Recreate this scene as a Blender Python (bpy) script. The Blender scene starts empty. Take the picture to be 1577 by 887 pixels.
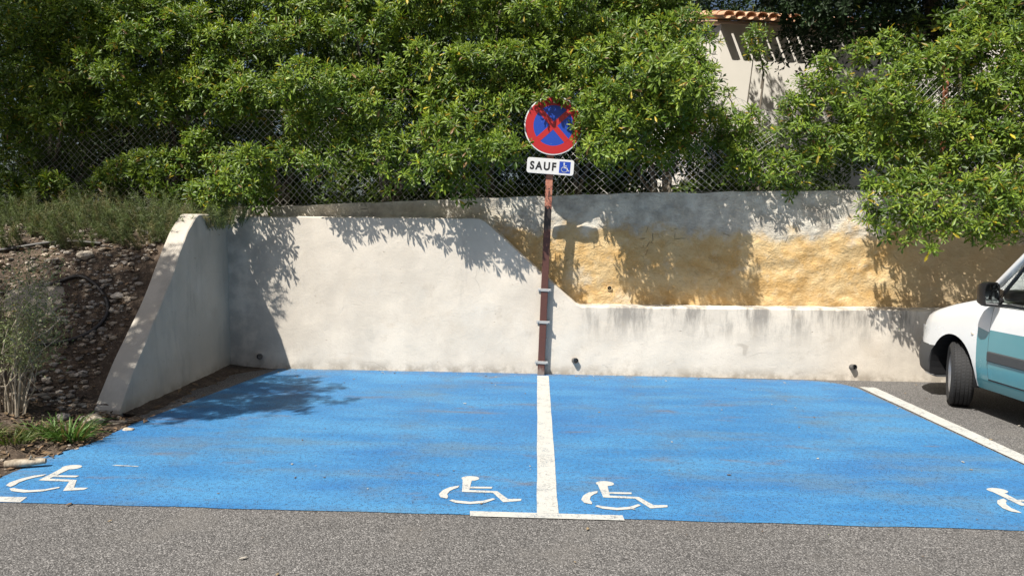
import bpy, bmesh, math, random
import numpy as np
from mathutils import Vector, Matrix, noise as mnoise

# ------------------------------------------------------------------ camera, sky, sun, exposure
SC = bpy.context.scene
COL = SC.collection
rad = math.radians
cam_d = bpy.data.cameras.new('camera')
cam_d.sensor_width = 36.0
cam_d.lens = 1100.0 / 1577.0 * 36.0
cam_d.clip_start = 0.05
cam_d.clip_end = 2000.0
cam = bpy.data.objects.new('camera', cam_d)
COL.objects.link(cam)
YAW, PITCH, ROLL = rad(2.1), rad(-3.6), rad(0.8)
fw = Vector((-math.sin(YAW) * math.cos(PITCH), math.cos(YAW) * math.cos(PITCH), math.sin(PITCH)))
rt = fw.cross(Vector((0, 0, 1))).normalized()
up = rt.cross(fw)
r2 = rt * math.cos(ROLL) + up * math.sin(ROLL)
u2 = up * math.cos(ROLL) - rt * math.sin(ROLL)
cam.matrix_world = Matrix(((r2.x, u2.x, -fw.x, 0), (r2.y, u2.y, -fw.y, 0), (r2.z, u2.z, -fw.z, 1.5), (0, 0, 0, 1)))
SC.camera = cam

SUN_AZ, SUN_EL = rad(37.0), rad(55.0)          # sun behind the camera, to its left
to_sun = Vector((-math.sin(SUN_AZ) * math.cos(SUN_EL), -math.cos(SUN_AZ) * math.cos(SUN_EL), math.sin(SUN_EL)))
world = bpy.data.worlds.new('World')
SC.world = world
world.use_nodes = True
wn = world.node_tree
bg = wn.nodes['Background']
sky = wn.nodes.new('ShaderNodeTexSky')
sky.sky_type = 'NISHITA'
sky.sun_disc = False
sky.sun_elevation = SUN_EL
sky.sun_rotation = math.pi + SUN_AZ
sky.dust_density = 3.5
sky.ozone_density = 0.4
wn.links.new(sky.outputs[0], bg.inputs[0])
bg.inputs[1].default_value = 0.05
sun_d = bpy.data.lights.new('sun', 'SUN')
sun_d.energy = 5.0
sun_d.angle = rad(0.53)
sun_d.color = (1.0, 0.95, 0.87)
sun = bpy.data.objects.new('sun', sun_d)
COL.objects.link(sun)
sun.rotation_euler = to_sun.to_track_quat('Z', 'Y').to_euler()
sun.location = to_sun * 30
SC.view_settings.view_transform = 'Standard'
SC.view_settings.look = 'None'
SC.view_settings.exposure = 0.68
SC.view_settings.gamma = 1.0
SC.view_settings.use_curve_mapping = False

random.seed(11)
RNG = np.random.default_rng(11)

# ------------------------------------------------------------------ scene helpers
def tag(o, label=None, cat=None, group=None, kind=None):
    if label: o['label'] = label
    if cat: o['category'] = cat
    if group: o['group'] = group
    if kind: o['kind'] = kind
    return o

def empty(name, loc=(0, 0, 0), rz=0.0):
    o = bpy.data.objects.new(name, None)
    o.location = loc
    o.rotation_euler = (0, 0, rz)
    o.empty_display_size = 0.1
    COL.objects.link(o)
    return o

def link_mesh(name, me, mat, parent=None):
    o = bpy.data.objects.new(name, me)
    COL.objects.link(o)
    for m in (mat if isinstance(mat, (list, tuple)) else [mat]):
        me.materials.append(m)
    if parent is not None:
        o.parent = parent
    return o

def smooth_by_angle(me, deg=35):
    me.shade_smooth()
    bm = bmesh.new(); bm.from_mesh(me)
    a = rad(deg)
    for e in bm.edges:
        if len(e.link_faces) == 2 and e.calc_face_angle(0.0) > a:
            e.smooth = False
    bm.to_mesh(me); bm.free()

class MB:
    """collects shapes for one mesh object"""
    def __init__(self):
        self.v, self.f, self.m = [], [], []
    def add(self, v, f, m=0):
        o = len(self.v)
        self.v += [tuple(p) for p in v]
        self.f += [tuple(i + o for i in q) for q in f]
        self.m += [m] * len(f)
        return self
    def box(self, c, s, m=0, rot=None):
        x, y, z = s[0] / 2, s[1] / 2, s[2] / 2
        vs = [Vector((a, b, d)) for a in (-x, x) for b in (-y, y) for d in (-z, z)]
        if rot is not None: vs = [rot @ p for p in vs]
        vs = [p + Vector(c) for p in vs]
        return self.add(vs, [(0, 1, 3, 2), (4, 6, 7, 5), (0, 4, 5, 1), (2, 3, 7, 6), (0, 2, 6, 4), (1, 5, 7, 3)], m)
    def tube(self, pts, radii, n=8, m=0, cap=True):
        pts = [Vector(p) for p in pts]
        if not hasattr(radii, '__len__'): radii = [radii] * len(pts)
        vs, fs = [], []
        prev = None
        for i, p in enumerate(pts):
            t = (pts[min(i + 1, len(pts) - 1)] - pts[max(i - 1, 0)])
            if t.length < 1e-9: t = Vector((0, 0, 1))
            t.normalize()
            if prev is None:
                a = t.orthogonal().normalized()
            else:
                a = prev - t * prev.dot(t)
                a = a.normalized() if a.length > 1e-6 else t.orthogonal().normalized()
            prev = a
            b = t.cross(a)
            for k in range(n):
                th = 2 * math.pi * k / n
                vs.append(p + (a * math.cos(th) + b * math.sin(th)) * radii[i])
        for i in range(len(pts) - 1):
            for k in range(n):
                fs.append((i * n + k, i * n + (k + 1) % n, (i + 1) * n + (k + 1) % n, (i + 1) * n + k))
        if cap:
            fs.append(tuple(range(n - 1, -1, -1)))
            fs.append(tuple((len(pts) - 1) * n + k for k in range(n)))
        return self.add(vs, fs, m)
    def prism(self, poly, h0, h1, axis='y', m=0):
        """poly of 2-D points extruded between h0 and h1 along an axis (x: (y,z); y: (x,z); z: (x,y))"""
        n = len(poly)
        def P(p, h):
            return {'x': (h, p[0], p[1]), 'y': (p[0], h, p[1]), 'z': (p[0], p[1], h)}[axis]
        vs = [P(p, h0) for p in poly] + [P(p, h1) for p in poly]
        fs = [tuple(range(n)), tuple(range(2 * n - 1, n - 1, -1))]
        fs += [(i, n + i, n + (i + 1) % n, (i + 1) % n) for i in range(n)]
        return self.add(vs, fs, m)
    def lathe(self, prof, n=32, m=0, mats=None):
        """profile of (axial, radius) round the local Y axis"""
        vs, fs, ms = [], [], []
        for a, r in prof:
            for k in range(n):
                th = 2 * math.pi * k / n
                vs.append((r * math.cos(th), a, r * math.sin(th)))
        for i in range(len(prof) - 1):
            for k in range(n):
                fs.append((i * n + k, i * n + (k + 1) % n, (i + 1) * n + (k + 1) % n, (i + 1) * n + k))
        return self.add(vs, fs, m)
    def build(self, name, mat, parent=None, smooth=None, bevel=None):
        me = bpy.data.meshes.new(name)
        me.from_pydata(self.v, [], self.f)
        if any(self.m):
            me.polygons.foreach_set('material_index', self.m)
        me.update()
        bm = bmesh.new(); bm.from_mesh(me)
        bmesh.ops.recalc_face_normals(bm, faces=bm.faces)
        if bevel:
            eds = [e for e in bm.edges if len(e.link_faces) == 2 and e.calc_face_angle(0) > 0.5]
            bmesh.ops.bevel(bm, geom=eds, offset=bevel, segments=2, profile=0.5, affect='EDGES', clamp_overlap=True)
        bm.to_mesh(me); bm.free()
        if smooth: smooth_by_angle(me, smooth)
        return link_mesh(name, me, mat, parent)

def grid_mesh(nx, ny, fn):
    vs = [fn(i / nx, j / ny) for j in range(ny + 1) for i in range(nx + 1)]
    fs = [(j * (nx + 1) + i, j * (nx + 1) + i + 1, (j + 1) * (nx + 1) + i + 1, (j + 1) * (nx + 1) + i) for j in range(ny) for i in range(nx)]
    return vs, fs

def fbm(x, y, z=0.0, o=4):
    return mnoise.fractal(Vector((x, y, z)), 0.9, 2.1, o, noise_basis='PERLIN_ORIGINAL')

def lerp_table(t, x):
    if x <= t[0][0]: return t[0][1]
    for (a, b), (c, d) in zip(t, t[1:]):
        if x <= c: return b + (d - b) * (x - a) / (c - a)
    return t[-1][1]

# ------------------------------------------------------------------ node helpers
class NT:
    def __init__(self, name):
        self.mat = bpy.data.materials.new(name)
        self.mat.use_nodes = True
        self.t = self.mat.node_tree
        self.b = self.t.nodes['Principled BSDF']
        self.out = self.t.nodes['Material Output']
        tc = self.t.nodes.new('ShaderNodeTexCoord')
        self.co = tc.outputs['Object']
    def set(self, **k):
        for a, v in k.items():
            i = self.b.inputs[a.replace('_', ' ')]
            if hasattr(v, 'is_output'): self.t.links.new(v, i)
            else: i.default_value = v if not (isinstance(v, tuple) and len(v) == 3) else (*v, 1)
        return self
    def inp(self, node, key, v):
        i = node.inputs[key]
        if hasattr(v, 'is_output'): self.t.links.new(v, i)
        elif isinstance(v, tuple) and len(v) == 3 and i.type == 'RGBA': i.default_value = (*v, 1)
        else: i.default_value = v
    def mapping(self, scale=(1, 1, 1), loc=(0, 0, 0), co=None):
        n = self.t.nodes.new('ShaderNodeMapping')
        self.inp(n, 'Vector', co or self.co)
        n.inputs['Scale'].default_value = scale
        n.inputs['Location'].default_value = loc
        return n.outputs[0]
    def noise(self, scale, detail=4, rough=0.55, co=None, dist=0.0):
        n = self.t.nodes.new('ShaderNodeTexNoise')
        self.inp(n, 'Vector', co or self.co)
        n.inputs['Scale'].default_value = scale
        n.inputs['Detail'].default_value = detail
        n.inputs['Roughness'].default_value = rough
        n.inputs['Distortion'].default_value = dist
        return n.outputs['Fac']
    def voronoi(self, scale, feature='F1', co=None, out='Distance', rnd=1.0):
        n = self.t.nodes.new('ShaderNodeTexVoronoi')
        n.feature = feature
        self.inp(n, 'Vector', co or self.co)
        n.inputs['Scale'].default_value = scale
        n.inputs['Randomness'].default_value = rnd
        return n.outputs[out]
    def ramp(self, v, stops):
        n = self.t.nodes.new('ShaderNodeValToRGB')
        self.inp(n, 'Fac', v)
        e = n.color_ramp.elements
        while len(e) < len(stops): e.new(0.5)
        for q, (p, c) in zip(e, stops):
            q.position = p
            q.color = (c, c, c, 1) if not isinstance(c, tuple) else (*c, 1)
        return n.outputs['Color']
    def mix(self, f, a, b, mode='MIX'):
        n = self.t.nodes.new('ShaderNodeMix')
        n.data_type = 'RGBA'
        n.blend_type = mode
        self.inp(n, 0, f); self.inp(n, 6, a); self.inp(n, 7, b)
        return n.outputs[2]
    def math(self, op, a, b=0.0, c=None):
        n = self.t.nodes.new('ShaderNodeMath')
        n.operation = op
        self.inp(n, 0, a); self.inp(n, 1, b)
        if c is not None: self.inp(n, 2, c)
        return n.outputs[0]
    def range(self, v, a, b, c=0.0, d=1.0):
        n = self.t.nodes.new('ShaderNodeMapRange')
        n.interpolation_type = 'SMOOTHSTEP'
        self.inp(n, 'Value', v)
        for k, q in zip(('From Min', 'From Max', 'To Min', 'To Max'), (a, b, c, d)): n.inputs[k].default_value = q
        return n.outputs[0]
    def xyz(self, co=None):
        n = self.t.nodes.new('ShaderNodeSeparateXYZ')
        self.inp(n, 0, co or self.co)
        return n.outputs
    def attr(self, name):
        n = self.t.nodes.new('ShaderNodeAttribute')
        n.attribute_name = name
        return n.outputs['Color']
    def bump(self, h, strength=0.5, dist=0.01, prev=None):
        n = self.t.nodes.new('ShaderNodeBump')
        n.inputs['Strength'].default_value = strength
        n.inputs['Distance'].default_value = dist
        self.inp(n, 'Height', h)
        if prev is not None: self.t.links.new(prev, n.inputs['Normal'])
        return n.outputs[0]
    def normal(self, n):
        self.t.links.new(n, self.b.inputs['Normal'])
        return self

def plain(name, c, rough=0.6, metal=0.0, vary=0.12, scale=30, bump=0.0, coat=0.0):
    n = NT(name)
    f = n.noise(scale, 5)
    col = n.mix(f, tuple(x * (1 - vary) for x in c), tuple(min(1, x * (1 + vary)) for x in c))
    n.set(Base_Color=col, Roughness=rough, Metallic=metal)
    if coat: n.set(Coat_Weight=coat)
    if bump: n.normal(n.bump(f, bump, 0.004))
    return n.mat

# ------------------------------------------------------------------ materials
def asphalt_relief(n):
    g = n.voronoi(150.0)
    h = n.math('ADD', n.math('MULTIPLY', g, -1.0), n.math('MULTIPLY', n.noise(260, 3), 0.5))
    return g, h

def mat_asphalt():
    n = NT('asphalt')
    g, h = asphalt_relief(n)
    cell = n.voronoi(150.0, out='Color')
    sep = n.t.nodes.new('ShaderNodeSeparateColor'); n.t.links.new(cell, sep.inputs[0])
    stone = n.ramp(sep.outputs[0], [(0.0, (0.062, 0.060, 0.058)), (0.35, (0.135, 0.130, 0.125)), (0.8, (0.215, 0.207, 0.20)), (1.0, (0.40, 0.385, 0.37))])
    gap = n.range(g, 0.38, 0.85)
    c = n.mix(gap, stone, (0.05, 0.047, 0.045))
    big = n.range(n.noise(0.9, 5), 0.3, 0.7, 0.85, 1.15)
    c = n.mix(1.0, c, n.ramp(n.noise(0.8, 5), [(0.3, 0.82), (0.7, 1.0)]), 'MULTIPLY')
    c = n.mix(n.range(n.noise(2.3, 4), 0.5, 0.72, 0, 0.4), c, (0.15, 0.14, 0.128))
    c = n.mix(n.range(n.noise(1.4, 6, .7, n.mapping((.5, 2.2, 1), (4, 4, 0))), 0.56, 0.72, 0, 0.5), c, (0.062, 0.060, 0.058))
    n.set(Base_Color=c, Roughness=0.85)
    n.normal(n.bump(h, 0.8, 0.006))
    return n.mat

def mat_blue():
    n = NT('blue_road_paint')
    g, h = asphalt_relief(n)
    st = n.mapping((0.55, 1.6, 1))
    c = n.mix(n.range(n.noise(1.5, 6, 0.62, st), 0.32, 0.68), (0.022, 0.158, 0.375), (0.055, 0.225, 0.435))
    c = n.mix(n.range(n.noise(0.75, 5, 0.6, n.mapping((0.6, 1.7, 1), (3, 9, 0))), 0.46, 0.66, 0, 0.45), c, (0.013, 0.112, 0.33))
    # tyre-worn greyish bands and brown soil stains
    wear = n.range(n.noise(1.1, 7, 0.68, n.mapping((0.55, 1.9, 1), (7.3, 1.7, 0))), 0.50, 0.67, 0, 0.58)
    c = n.mix(wear, c, (0.095, 0.165, 0.225))
    c = n.mix(n.range(n.noise(1.35, 8, 0.7, n.mapping((0.7, 2.4, 1), (2.2, 4.6, 0)), 0.4), 0.56, 0.70, 0, 0.68), c, (0.145, 0.118, 0.098))
    # two paths where tyres have polished the paint away
    x_, y_, z_ = n.xyz()
    for tx in (-2.35, -0.95, 1.0, 2.45):
        d = n.math('ABSOLUTE', n.math('ADD', n.math('SUBTRACT', x_, tx), n.math('MULTIPLY', n.math('SUBTRACT', n.noise(0.9, 3), .5), 0.5)))
        c = n.mix(n.math('MULTIPLY', n.range(d, 0.22, 0.03), n.range(n.noise(4.2, 6, .7), 0.42, 0.66, 0, 0.42)), c, (0.085, 0.13, 0.175))
    # grit along the wall foot
    c = n.mix(n.math('MULTIPLY', n.range(y_, 7.85, 8.14), n.range(n.noise(7, 6, .7), 0.4, 0.62, 0, 0.6)), c, (0.16, 0.14, 0.115))
    # pits between the stones where the paint did not reach
    pit = n.math('MULTIPLY', n.range(g, 0.42, 0.72), n.range(n.noise(38, 4, .7), 0.40, 0.60))
    c = n.mix(n.math('MULTIPLY', pit, 0.85), c, (0.016, 0.030, 0.055))
    fine = n.range(n.noise(130, 3, .7), 0.54, 0.70, 0, 0.5)
    c = n.mix(fine, c, (0.075, 0.215, 0.42))
    n.set(Base_Color=c, Roughness=0.72)
    n.normal(n.bump(h, 0.55, 0.005))
    return n.mat

def mat_whiteline():
    n = NT('white_road_paint')
    g, h = asphalt_relief(n)
    c = n.mix(n.noise(3, 5), (0.41, 0.405, 0.375), (0.50, 0.495, 0.465))
    pit = n.math('MULTIPLY', n.range(g, 0.52, 0.75), n.range(n.noise(9, 5), 0.45, 0.65))
    c = n.mix(n.math('MULTIPLY', pit, 0.8), c, (0.10, 0.15, 0.20))
    c = n.mix(n.math('MULTIPLY', n.range(n.noise(46, 5, .7), 0.52, 0.62), n.range(n.noise(5, 4, .7), 0.42, 0.62, 0.1, 0.75)), c, (0.15, 0.16, 0.165))
    n.set(Base_Color=c, Roughness=0.75)
    n.normal(n.bump(h, 0.45, 0.004))
    return n.mat

def mat_render(name, tint=(0.62, 0.565, 0.485), ledge=False, grey=0.0):
    n = NT(name)
    x, y, z = n.xyz()
    c = n.mix(n.range(n.noise(1.6, 6, 0.6), 0.35, 0.7), tuple(t * 0.86 for t in tint), tuple(min(1, t * 1.06) for t in tint))
    c = n.mix(n.range(n.noise(0.9, 5, 0.6, n.mapping((1, 1, 1), (4, 2, 8))), 0.52, 0.72, 0, 0.55), c, (0.60, 0.58, 0.53))
    c = n.mix(n.range(n.noise(2.4, 6, 0.66, n.mapping((1, 1, 1), (1, 7, 3))), 0.55, 0.75, 0, 0.30), c, (0.50, 0.41, 0.31))
    # runs of dirt and lichen
    run = n.noise(3.2, 7, 0.68, n.mapping((1.0, 1.0, 0.28), (2, 5, 1)))
    c = n.mix(n.range(run, 0.56 - grey * 0.1, 0.78, 0, 0.35 + grey * 0.4), c, (0.25, 0.24, 0.215))
    if ledge:
        top = n.math('MULTIPLY', n.range(z, 0.30, 0.76), n.range(x, 0.42, 0.66))
        st = n.noise(2.6, 8, 0.72, n.mapping((2.2, 1.0, 0.42), (0, 0, 3)))
        c = n.mix(n.math('MULTIPLY', top, n.range(st, 0.43, 0.62, 0, 0.85)), c, (0.20, 0.185, 0.165))
        pat = n.noise(3.4, 8, 0.75, n.mapping((1.0, 1.0, 2.2), (9, 0, 4)))
        c = n.mix(n.math('MULTIPLY', n.range(x, 0.4, 0.8), n.range(pat, 0.60, 0.70, 0, 0.55)), c, (0.23, 0.215, 0.19))
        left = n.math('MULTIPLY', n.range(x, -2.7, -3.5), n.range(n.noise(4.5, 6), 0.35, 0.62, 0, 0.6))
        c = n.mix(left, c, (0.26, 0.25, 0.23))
    foot = n.math('MULTIPLY', n.range(z, 0.16, 0.0), n.range(n.noise(5, 6, 0.7), 0.38, 0.62, 0, 0.75))
    c = n.mix(foot, c, (0.24, 0.205, 0.16))
    # small knocks and chips
    chip = n.math('MULTIPLY', n.range(n.noise(15, 4, 0.6, n.mapping((1, 1, 2.0))), 0.69, 0.72), n.range(n.noise(2.2, 2), 0.46, 0.58))
    c = n.mix(n.range(n.noise(120, 4, .75), 0.50, 0.68, 0, 0.38), c, (0.40, 0.335, 0.26))
    c = n.mix(n.range(n.noise(4.2, 9, 0.78, n.mapping((1, 1, 1), (6, 6, 2))), 0.57, 0.66, 0, 0.34), c, (0.40, 0.345, 0.275))
    c = n.mix(n.math('MULTIPLY', chip, 0.8), c, (0.22, 0.17, 0.12))
    n.set(Base_Color=c, Roughness=0.92)
    h1 = n.math('MULTIPLY', n.noise(9, 8, 0.7, None, .8), 0.6)
    h2 = n.noise(75, 4, 0.6)
    h = n.math('ADD', n.math('ADD', h1, n.math('MULTIPLY', h2, 0.24)), n.math('MULTIPLY', chip, -0.5))
    ck = n.voronoi(0.9, 'DISTANCE_TO_EDGE', n.mix(0.10, n.co, n.voronoi(5.1, 'SMOOTH_F1', out='Color')))
    hair = n.math('MULTIPLY', n.range(ck, 0.005, 0.002), n.range(n.noise(1.3, 3), 0.56, 0.64, 0, 0.0 if grey else 1.0))
    n.set(Base_Color=n.mix(n.math('MULTIPLY', hair, 0.35), c, (0.2, 0.165, 0.13)))
    n.normal(n.bump(h, 0.6, 0.012))
    return n.mat

def mat_ochre():
    n = NT('ochre_lime_plaster')
    x, y, z = n.xyz()
    lim = n.math('ADD', z, n.math('MULTIPLY', n.math('SUBTRACT', n.noise(2.1, 6, 0.66), 0.5), 1.05))
    och = n.mix(n.range(n.noise(3.4, 7, 0.66), 0.32, 0.68), (0.51, 0.315, 0.115), (0.62, 0.465, 0.25))
    och = n.mix(n.range(n.noise(8, 6, 0.7), 0.52, 0.72, 0, 0.5), och, (0.64, 0.53, 0.36))
    gry = n.mix(n.range(n.noise(3.8, 7, 0.7), 0.34, 0.62), (0.40, 0.365, 0.31), (0.66, 0.62, 0.53))
    gry = n.mix(n.range(n.noise(2.2, 7, 0.72, n.mapping((1, 1, 0.6), (5, 1, 2))), 0.57, 0.74, 0, 0.6), gry, (0.20, 0.185, 0.16))
    c = n.mix(n.range(lim, 1.56, 1.80), och, gry)
    c = n.mix(n.range(n.noise(1.3, 6, 0.7, n.mapping((1, 1, 1), (8, 3, 1))), 0.55, 0.68, 0, 0.72), c, (0.56, 0.49, 0.37))
    c = n.mix(n.math('MULTIPLY', n.range(x, 3.9, 4.6), 0.62), c, (0.44, 0.35, 0.235))
    crk = n.voronoi(2.6, 'DISTANCE_TO_EDGE', n.mix(0.22, n.mapping((1, 1, 1.6)), n.voronoi(9, out='Color')))
    wob = n.noise(6, 5)
    crack = n.math('MULTIPLY', n.range(n.math('ADD', crk, n.math('MULTIPLY', wob, 0.045)), 0.034, 0.018), n.range(n.noise(1.7, 3), 0.56, 0.66))
    c = n.mix(n.math('MULTIPLY', crack, 0.5), c, (0.13, 0.10, 0.07))
    n.set(Base_Color=c, Roughness=0.95)
    h = n.math('ADD', n.noise(8, 8, 0.68, n.mapping((1, 1, 1.4)), 0.25), n.math('MULTIPLY', n.noise(42, 5, 0.65), 0.3))
    h = n.math('ADD', h, n.math('MULTIPLY', crack, -0.5))
    n.normal(n.bump(h, 1.0, 0.042))
    return n.mat

def mat_soil():
    n = NT('stony_soil')
    c = n.ramp(n.noise(3.5, 8, 0.7), [(0.3, (0.030, 0.020, 0.013)), (0.5, (0.070, 0.048, 0.032)), (0.78, (0.17, 0.125, 0.085))])
    c = n.mix(n.range(n.noise(34, 5, 0.7), 0.50, 0.70, 0, 0.6), c, (0.24, 0.19, 0.14))
    c = n.mix(n.range(n.noise(20, 5, 0.7), 0.55, 0.7, 0, 0.8), c, (0.055, 0.038, 0.024))
    n.set(Base_Color=c, Roughness=0.97)
    n.normal(n.bump(n.math('ADD', n.noise(12, 8, 0.7), n.math('MULTIPLY', n.noise(70, 4), 0.4)), 0.9, 0.03))
    return n.mat

def mat_leaf(name, gloss=0.42, trans=0.36):
    n = NT(name)
    col = n.attr('col')
    n.set(Base_Color=col, Roughness=gloss)
    n.b.inputs['Specular IOR Level'].default_value = 0.35
    tr = n.t.nodes.new('ShaderNodeBsdfTranslucent')
    n.t.links.new(n.mix(1.0, col, (1.0, 1.0, 0.45), 'MULTIPLY'), tr.inputs[0])
    ms = n.t.nodes.new('ShaderNodeMixShader')
    ms.inputs[0].default_value = trans
    n.t.links.new(n.b.outputs[0], ms.inputs[1])
    n.t.links.new(tr.outputs[0], ms.inputs[2])
    n.t.links.new(ms.outputs[0], n.out.inputs[0])
    return n.mat

def mat_attr(name, rough=0.9):
    n = NT(name)
    c = n.mix(n.range(n.noise(60, 4), 0.35, 0.65, 0, 0.4), n.attr('col'), (0.12, 0.10, 0.08))
    n.set(Base_Color=c, Roughness=rough)
    n.normal(n.bump(n.noise(90, 4), 0.4, 0.004))
    return n.mat

def mat_bark(name, c1, c2):
    n = NT(name)
    f = n.noise(14, 7, 0.7, n.mapping((1, 1, 0.3)))
    n.set(Base_Color=n.mix(n.range(f, 0.35, 0.65), c1, c2), Roughness=0.92)
    n.normal(n.bump(f, 0.8, 0.01))
    return n.mat

M = {}
M['asphalt'] = mat_asphalt()
M['blue'] = mat_blue()
M['line'] = mat_whiteline()
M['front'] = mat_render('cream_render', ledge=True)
M['wing'] = mat_render('weathered_render', (0.49, 0.45, 0.385), grey=0.8)
M['ochre'] = mat_ochre()
M['soil'] = mat_soil()
M['leaf'] = mat_leaf('pittosporum_leaf')
M['leaf_dull'] = mat_leaf('dull_leaf', 0.55, 0.25)
M['stone'] = mat_attr('stone')
M['litter'] = mat_attr('dry_leaf')
M['bark'] = mat_bark('grey_bark', (0.07, 0.055, 0.04), (0.22, 0.19, 0.15))
M['drywood'] = mat_bark('dry_wood', (0.22, 0.18, 0.13), (0.46, 0.40, 0.31))
M['wire'] = plain('galvanised_wire', (0.52, 0.51, 0.48), 0.5, 0.2, 0.3, 9)
M['hose'] = plain('black_hose', (0.025, 0.021, 0.018), 0.5, 0, 0.3)
M['pipe'] = plain('plastic_pipe', (0.10, 0.095, 0.09), 0.55)
M['hollow'] = plain('dark_hollow', (0.01, 0.01, 0.01), 0.9)

# ------------------------------------------------------------------ ground and painted bays
def sheet(name, poly, z, mat, parent=None, seg=None):
    me = bpy.data.meshes.new(name)
    bm = bmesh.new()
    bm.faces.new([bm.verts.new((x, y, z)) for x, y in poly])
    bmesh.ops.triangulate(bm, faces=bm.faces)
    bmesh.ops.recalc_face_normals(bm, faces=bm.faces)
    if bm.faces and sum(f.normal.z for f in bm.faces) < 0:
        bmesh.ops.reverse_faces(bm, faces=bm.faces)
    bm.to_mesh(me); bm.free()
    return link_mesh(name, me, mat, parent)

ground = sheet('ground', [(-400, -400), (400, -400), (400, 600), (-400, 600)], 0.0, M['asphalt'])
tag(ground, 'grey coarse asphalt of the car park', kind='structure')

def rough_line(x0, y0, x1, y1, n, amp, seed):
    out = []
    for i in range(n):
        t = i / n
        a = amp * fbm(seed + t * 9, seed * 2.7)
        dx, dy = x1 - x0, y1 - y0
        l = math.hypot(dx, dy)
        out.append((x0 + dx * t - dy / l * a, y0 + dy * t + dx / l * a))
    return out
XS = 0.073      # middle of the dividing line
left_bay = rough_line(-3.42, 3.83, XS, 3.845, 40, 0.012, 1) + [(XS, 3.845), (XS, 8.15)] + rough_line(XS, 8.15, -3.0, 8.14, 20, 0.02, 2) + rough_line(-3.0, 8.14, -3.42, 3.83, 6, 0.0, 3)
o = sheet('blue_bay_paint', left_bay, 0.004, M['blue'], ground)
o['label'] = 'worn blue paint of the parking bay beside the wing wall'
right_bay = rough_line(XS, 3.845, 3.40, 3.84, 40, 0.014, 4) + [(3.40, 3.84), (3.43, 7.7), (3.36, 7.9), (3.2, 8.03), (3.0, 8.1)] + rough_line(3.0, 8.1, XS, 8.15, 24, 0.02, 5) + [(XS, 8.15)]
o = sheet('blue_bay_paint', right_bay, 0.004, M['blue'], ground)
o['label'] = 'worn blue paint of the parking bay beside the van'

def strip(name, pts, z=0.0068, label=None):
    o = sheet(name, pts, z, M['line'], ground)
    if label: o['label'] = label
    return o
def edgy(poly, amp=0.004, step=0.06, seed=0.0):
    out = []
    n = len(poly)
    for i in range(n):
        (x0, y0), (x1, y1) = poly[i], poly[(i + 1) % n]
        l = math.hypot(x1 - x0, y1 - y0)
        k = max(1, int(l / step))
        out += rough_line(x0, y0, x1, y1, k, amp, seed + i * 3.1)
    return out
strip('bay_line', edgy([(0.013, 3.89), (0.132, 3.89), (0.136, 8.02), (0.006, 8.02)], seed=1), label='white line dividing the two blue bays')
strip('line_end_bar', edgy([(-0.352, 3.815), (0.49, 3.815), (0.487, 3.889), (-0.36, 3.889)], 0.002, seed=2), label='short white cross bar at the open end of the dividing line')
strip('bay_line', edgy([(3.405, 3.85), (3.53, 3.85), (3.635, 7.73), (3.475, 7.75)], seed=3), label='white line between the blue bay and the van')
strip('line_end_bar', edgy([(-3.16, 3.835), (-2.895, 3.833), (-2.915, 3.912), (-3.16, 3.912)], 0.002, seed=4), label='short white bar beside the soil bank')
strip('paint_scrap', edgy([(-2.78, 4.51), (-2.60, 4.50), (-2.60, 4.512), (-2.76, 4.525)], 0.001, seed=6))

# stencilled wheelchair, outlines in metres
def sym_pieces():
    head = [(0.439 + 0.056 * math.cos(a) * (1 if math.cos(a) > 0 else 1.05), 4.41 + 0.045 * math.sin(a)) for a in [2 * math.pi * k / 20 for k in range(20)]]
    torso = [(0.391, 4.391), (0.45, 4.388), (0.447, 4.196), (0.618, 4.184), (0.685, 4.058), (0.764, 4.063), (0.761, 4.031), (0.658, 4.004), (0.593, 4.154), (0.406, 4.161)]
    arm = [(0.444, 4.254), (0.585, 4.258), (0.581, 4.228), (0.446, 4.225)]
    arc_l = [(0.381, 4.268), (0.324, 4.238), (0.288, 4.18), (0.272, 4.112), (0.287, 4.062), (0.329, 4.042), (0.333, 4.072), (0.322, 4.116), (0.332, 4.17), (0.353, 4.207), (0.375, 4.231)]
    arc_b = [(0.345, 4.013), (0.384, 3.977), (0.466, 3.96), (0.552, 3.983), (0.611, 4.046), (0.596, 4.062), (0.544, 4.018), (0.47, 3.996), (0.399, 4.011), (0.361, 4.028)]
    return [head, torso, arm, arc_l, arc_b]
SYM = [[(x - 0.517, y - 4.2) for x, y in p] for p in sym_pieces()]
for x, y, a, s, lab in [(-2.93, 4.235, 0.0, 1.06, 'white wheelchair symbol painted beside the soil bank'),
                        (-0.327, 4.232, 0.02, 1.0, 'white wheelchair symbol just on the wing wall side of the dividing line'),
                        (0.517, 4.20, 0.0, 1.0, 'white wheelchair symbol just on the van side of the dividing line'),
                        (2.965, 4.255, 0.02, 1.04, 'white wheelchair symbol cut by the edge near the van')]:
    me = bpy.data.meshes.new('wheelchair_symbol')
    bm = bmesh.new()
    for k, p in enumerate(SYM):
        p = edgy(p, 0.0012, 0.03, x + k)
        bm.faces.new([bm.verts.new((u, v, 0.0004 * k)) for u, v in p])
    bmesh.ops.triangulate(bm, faces=bm.faces)
    for f in bm.faces:
        if f.normal.z < 0: f.normal_flip()
    bm.to_mesh(me); bm.free()
    o = link_mesh('wheelchair_symbol', me, M['line'], ground)
    o.location = (x, y, 0.0068); o.rotation_euler = (0, 0, a); o.scale = (s, s, 1)
    o['label'] = lab

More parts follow.
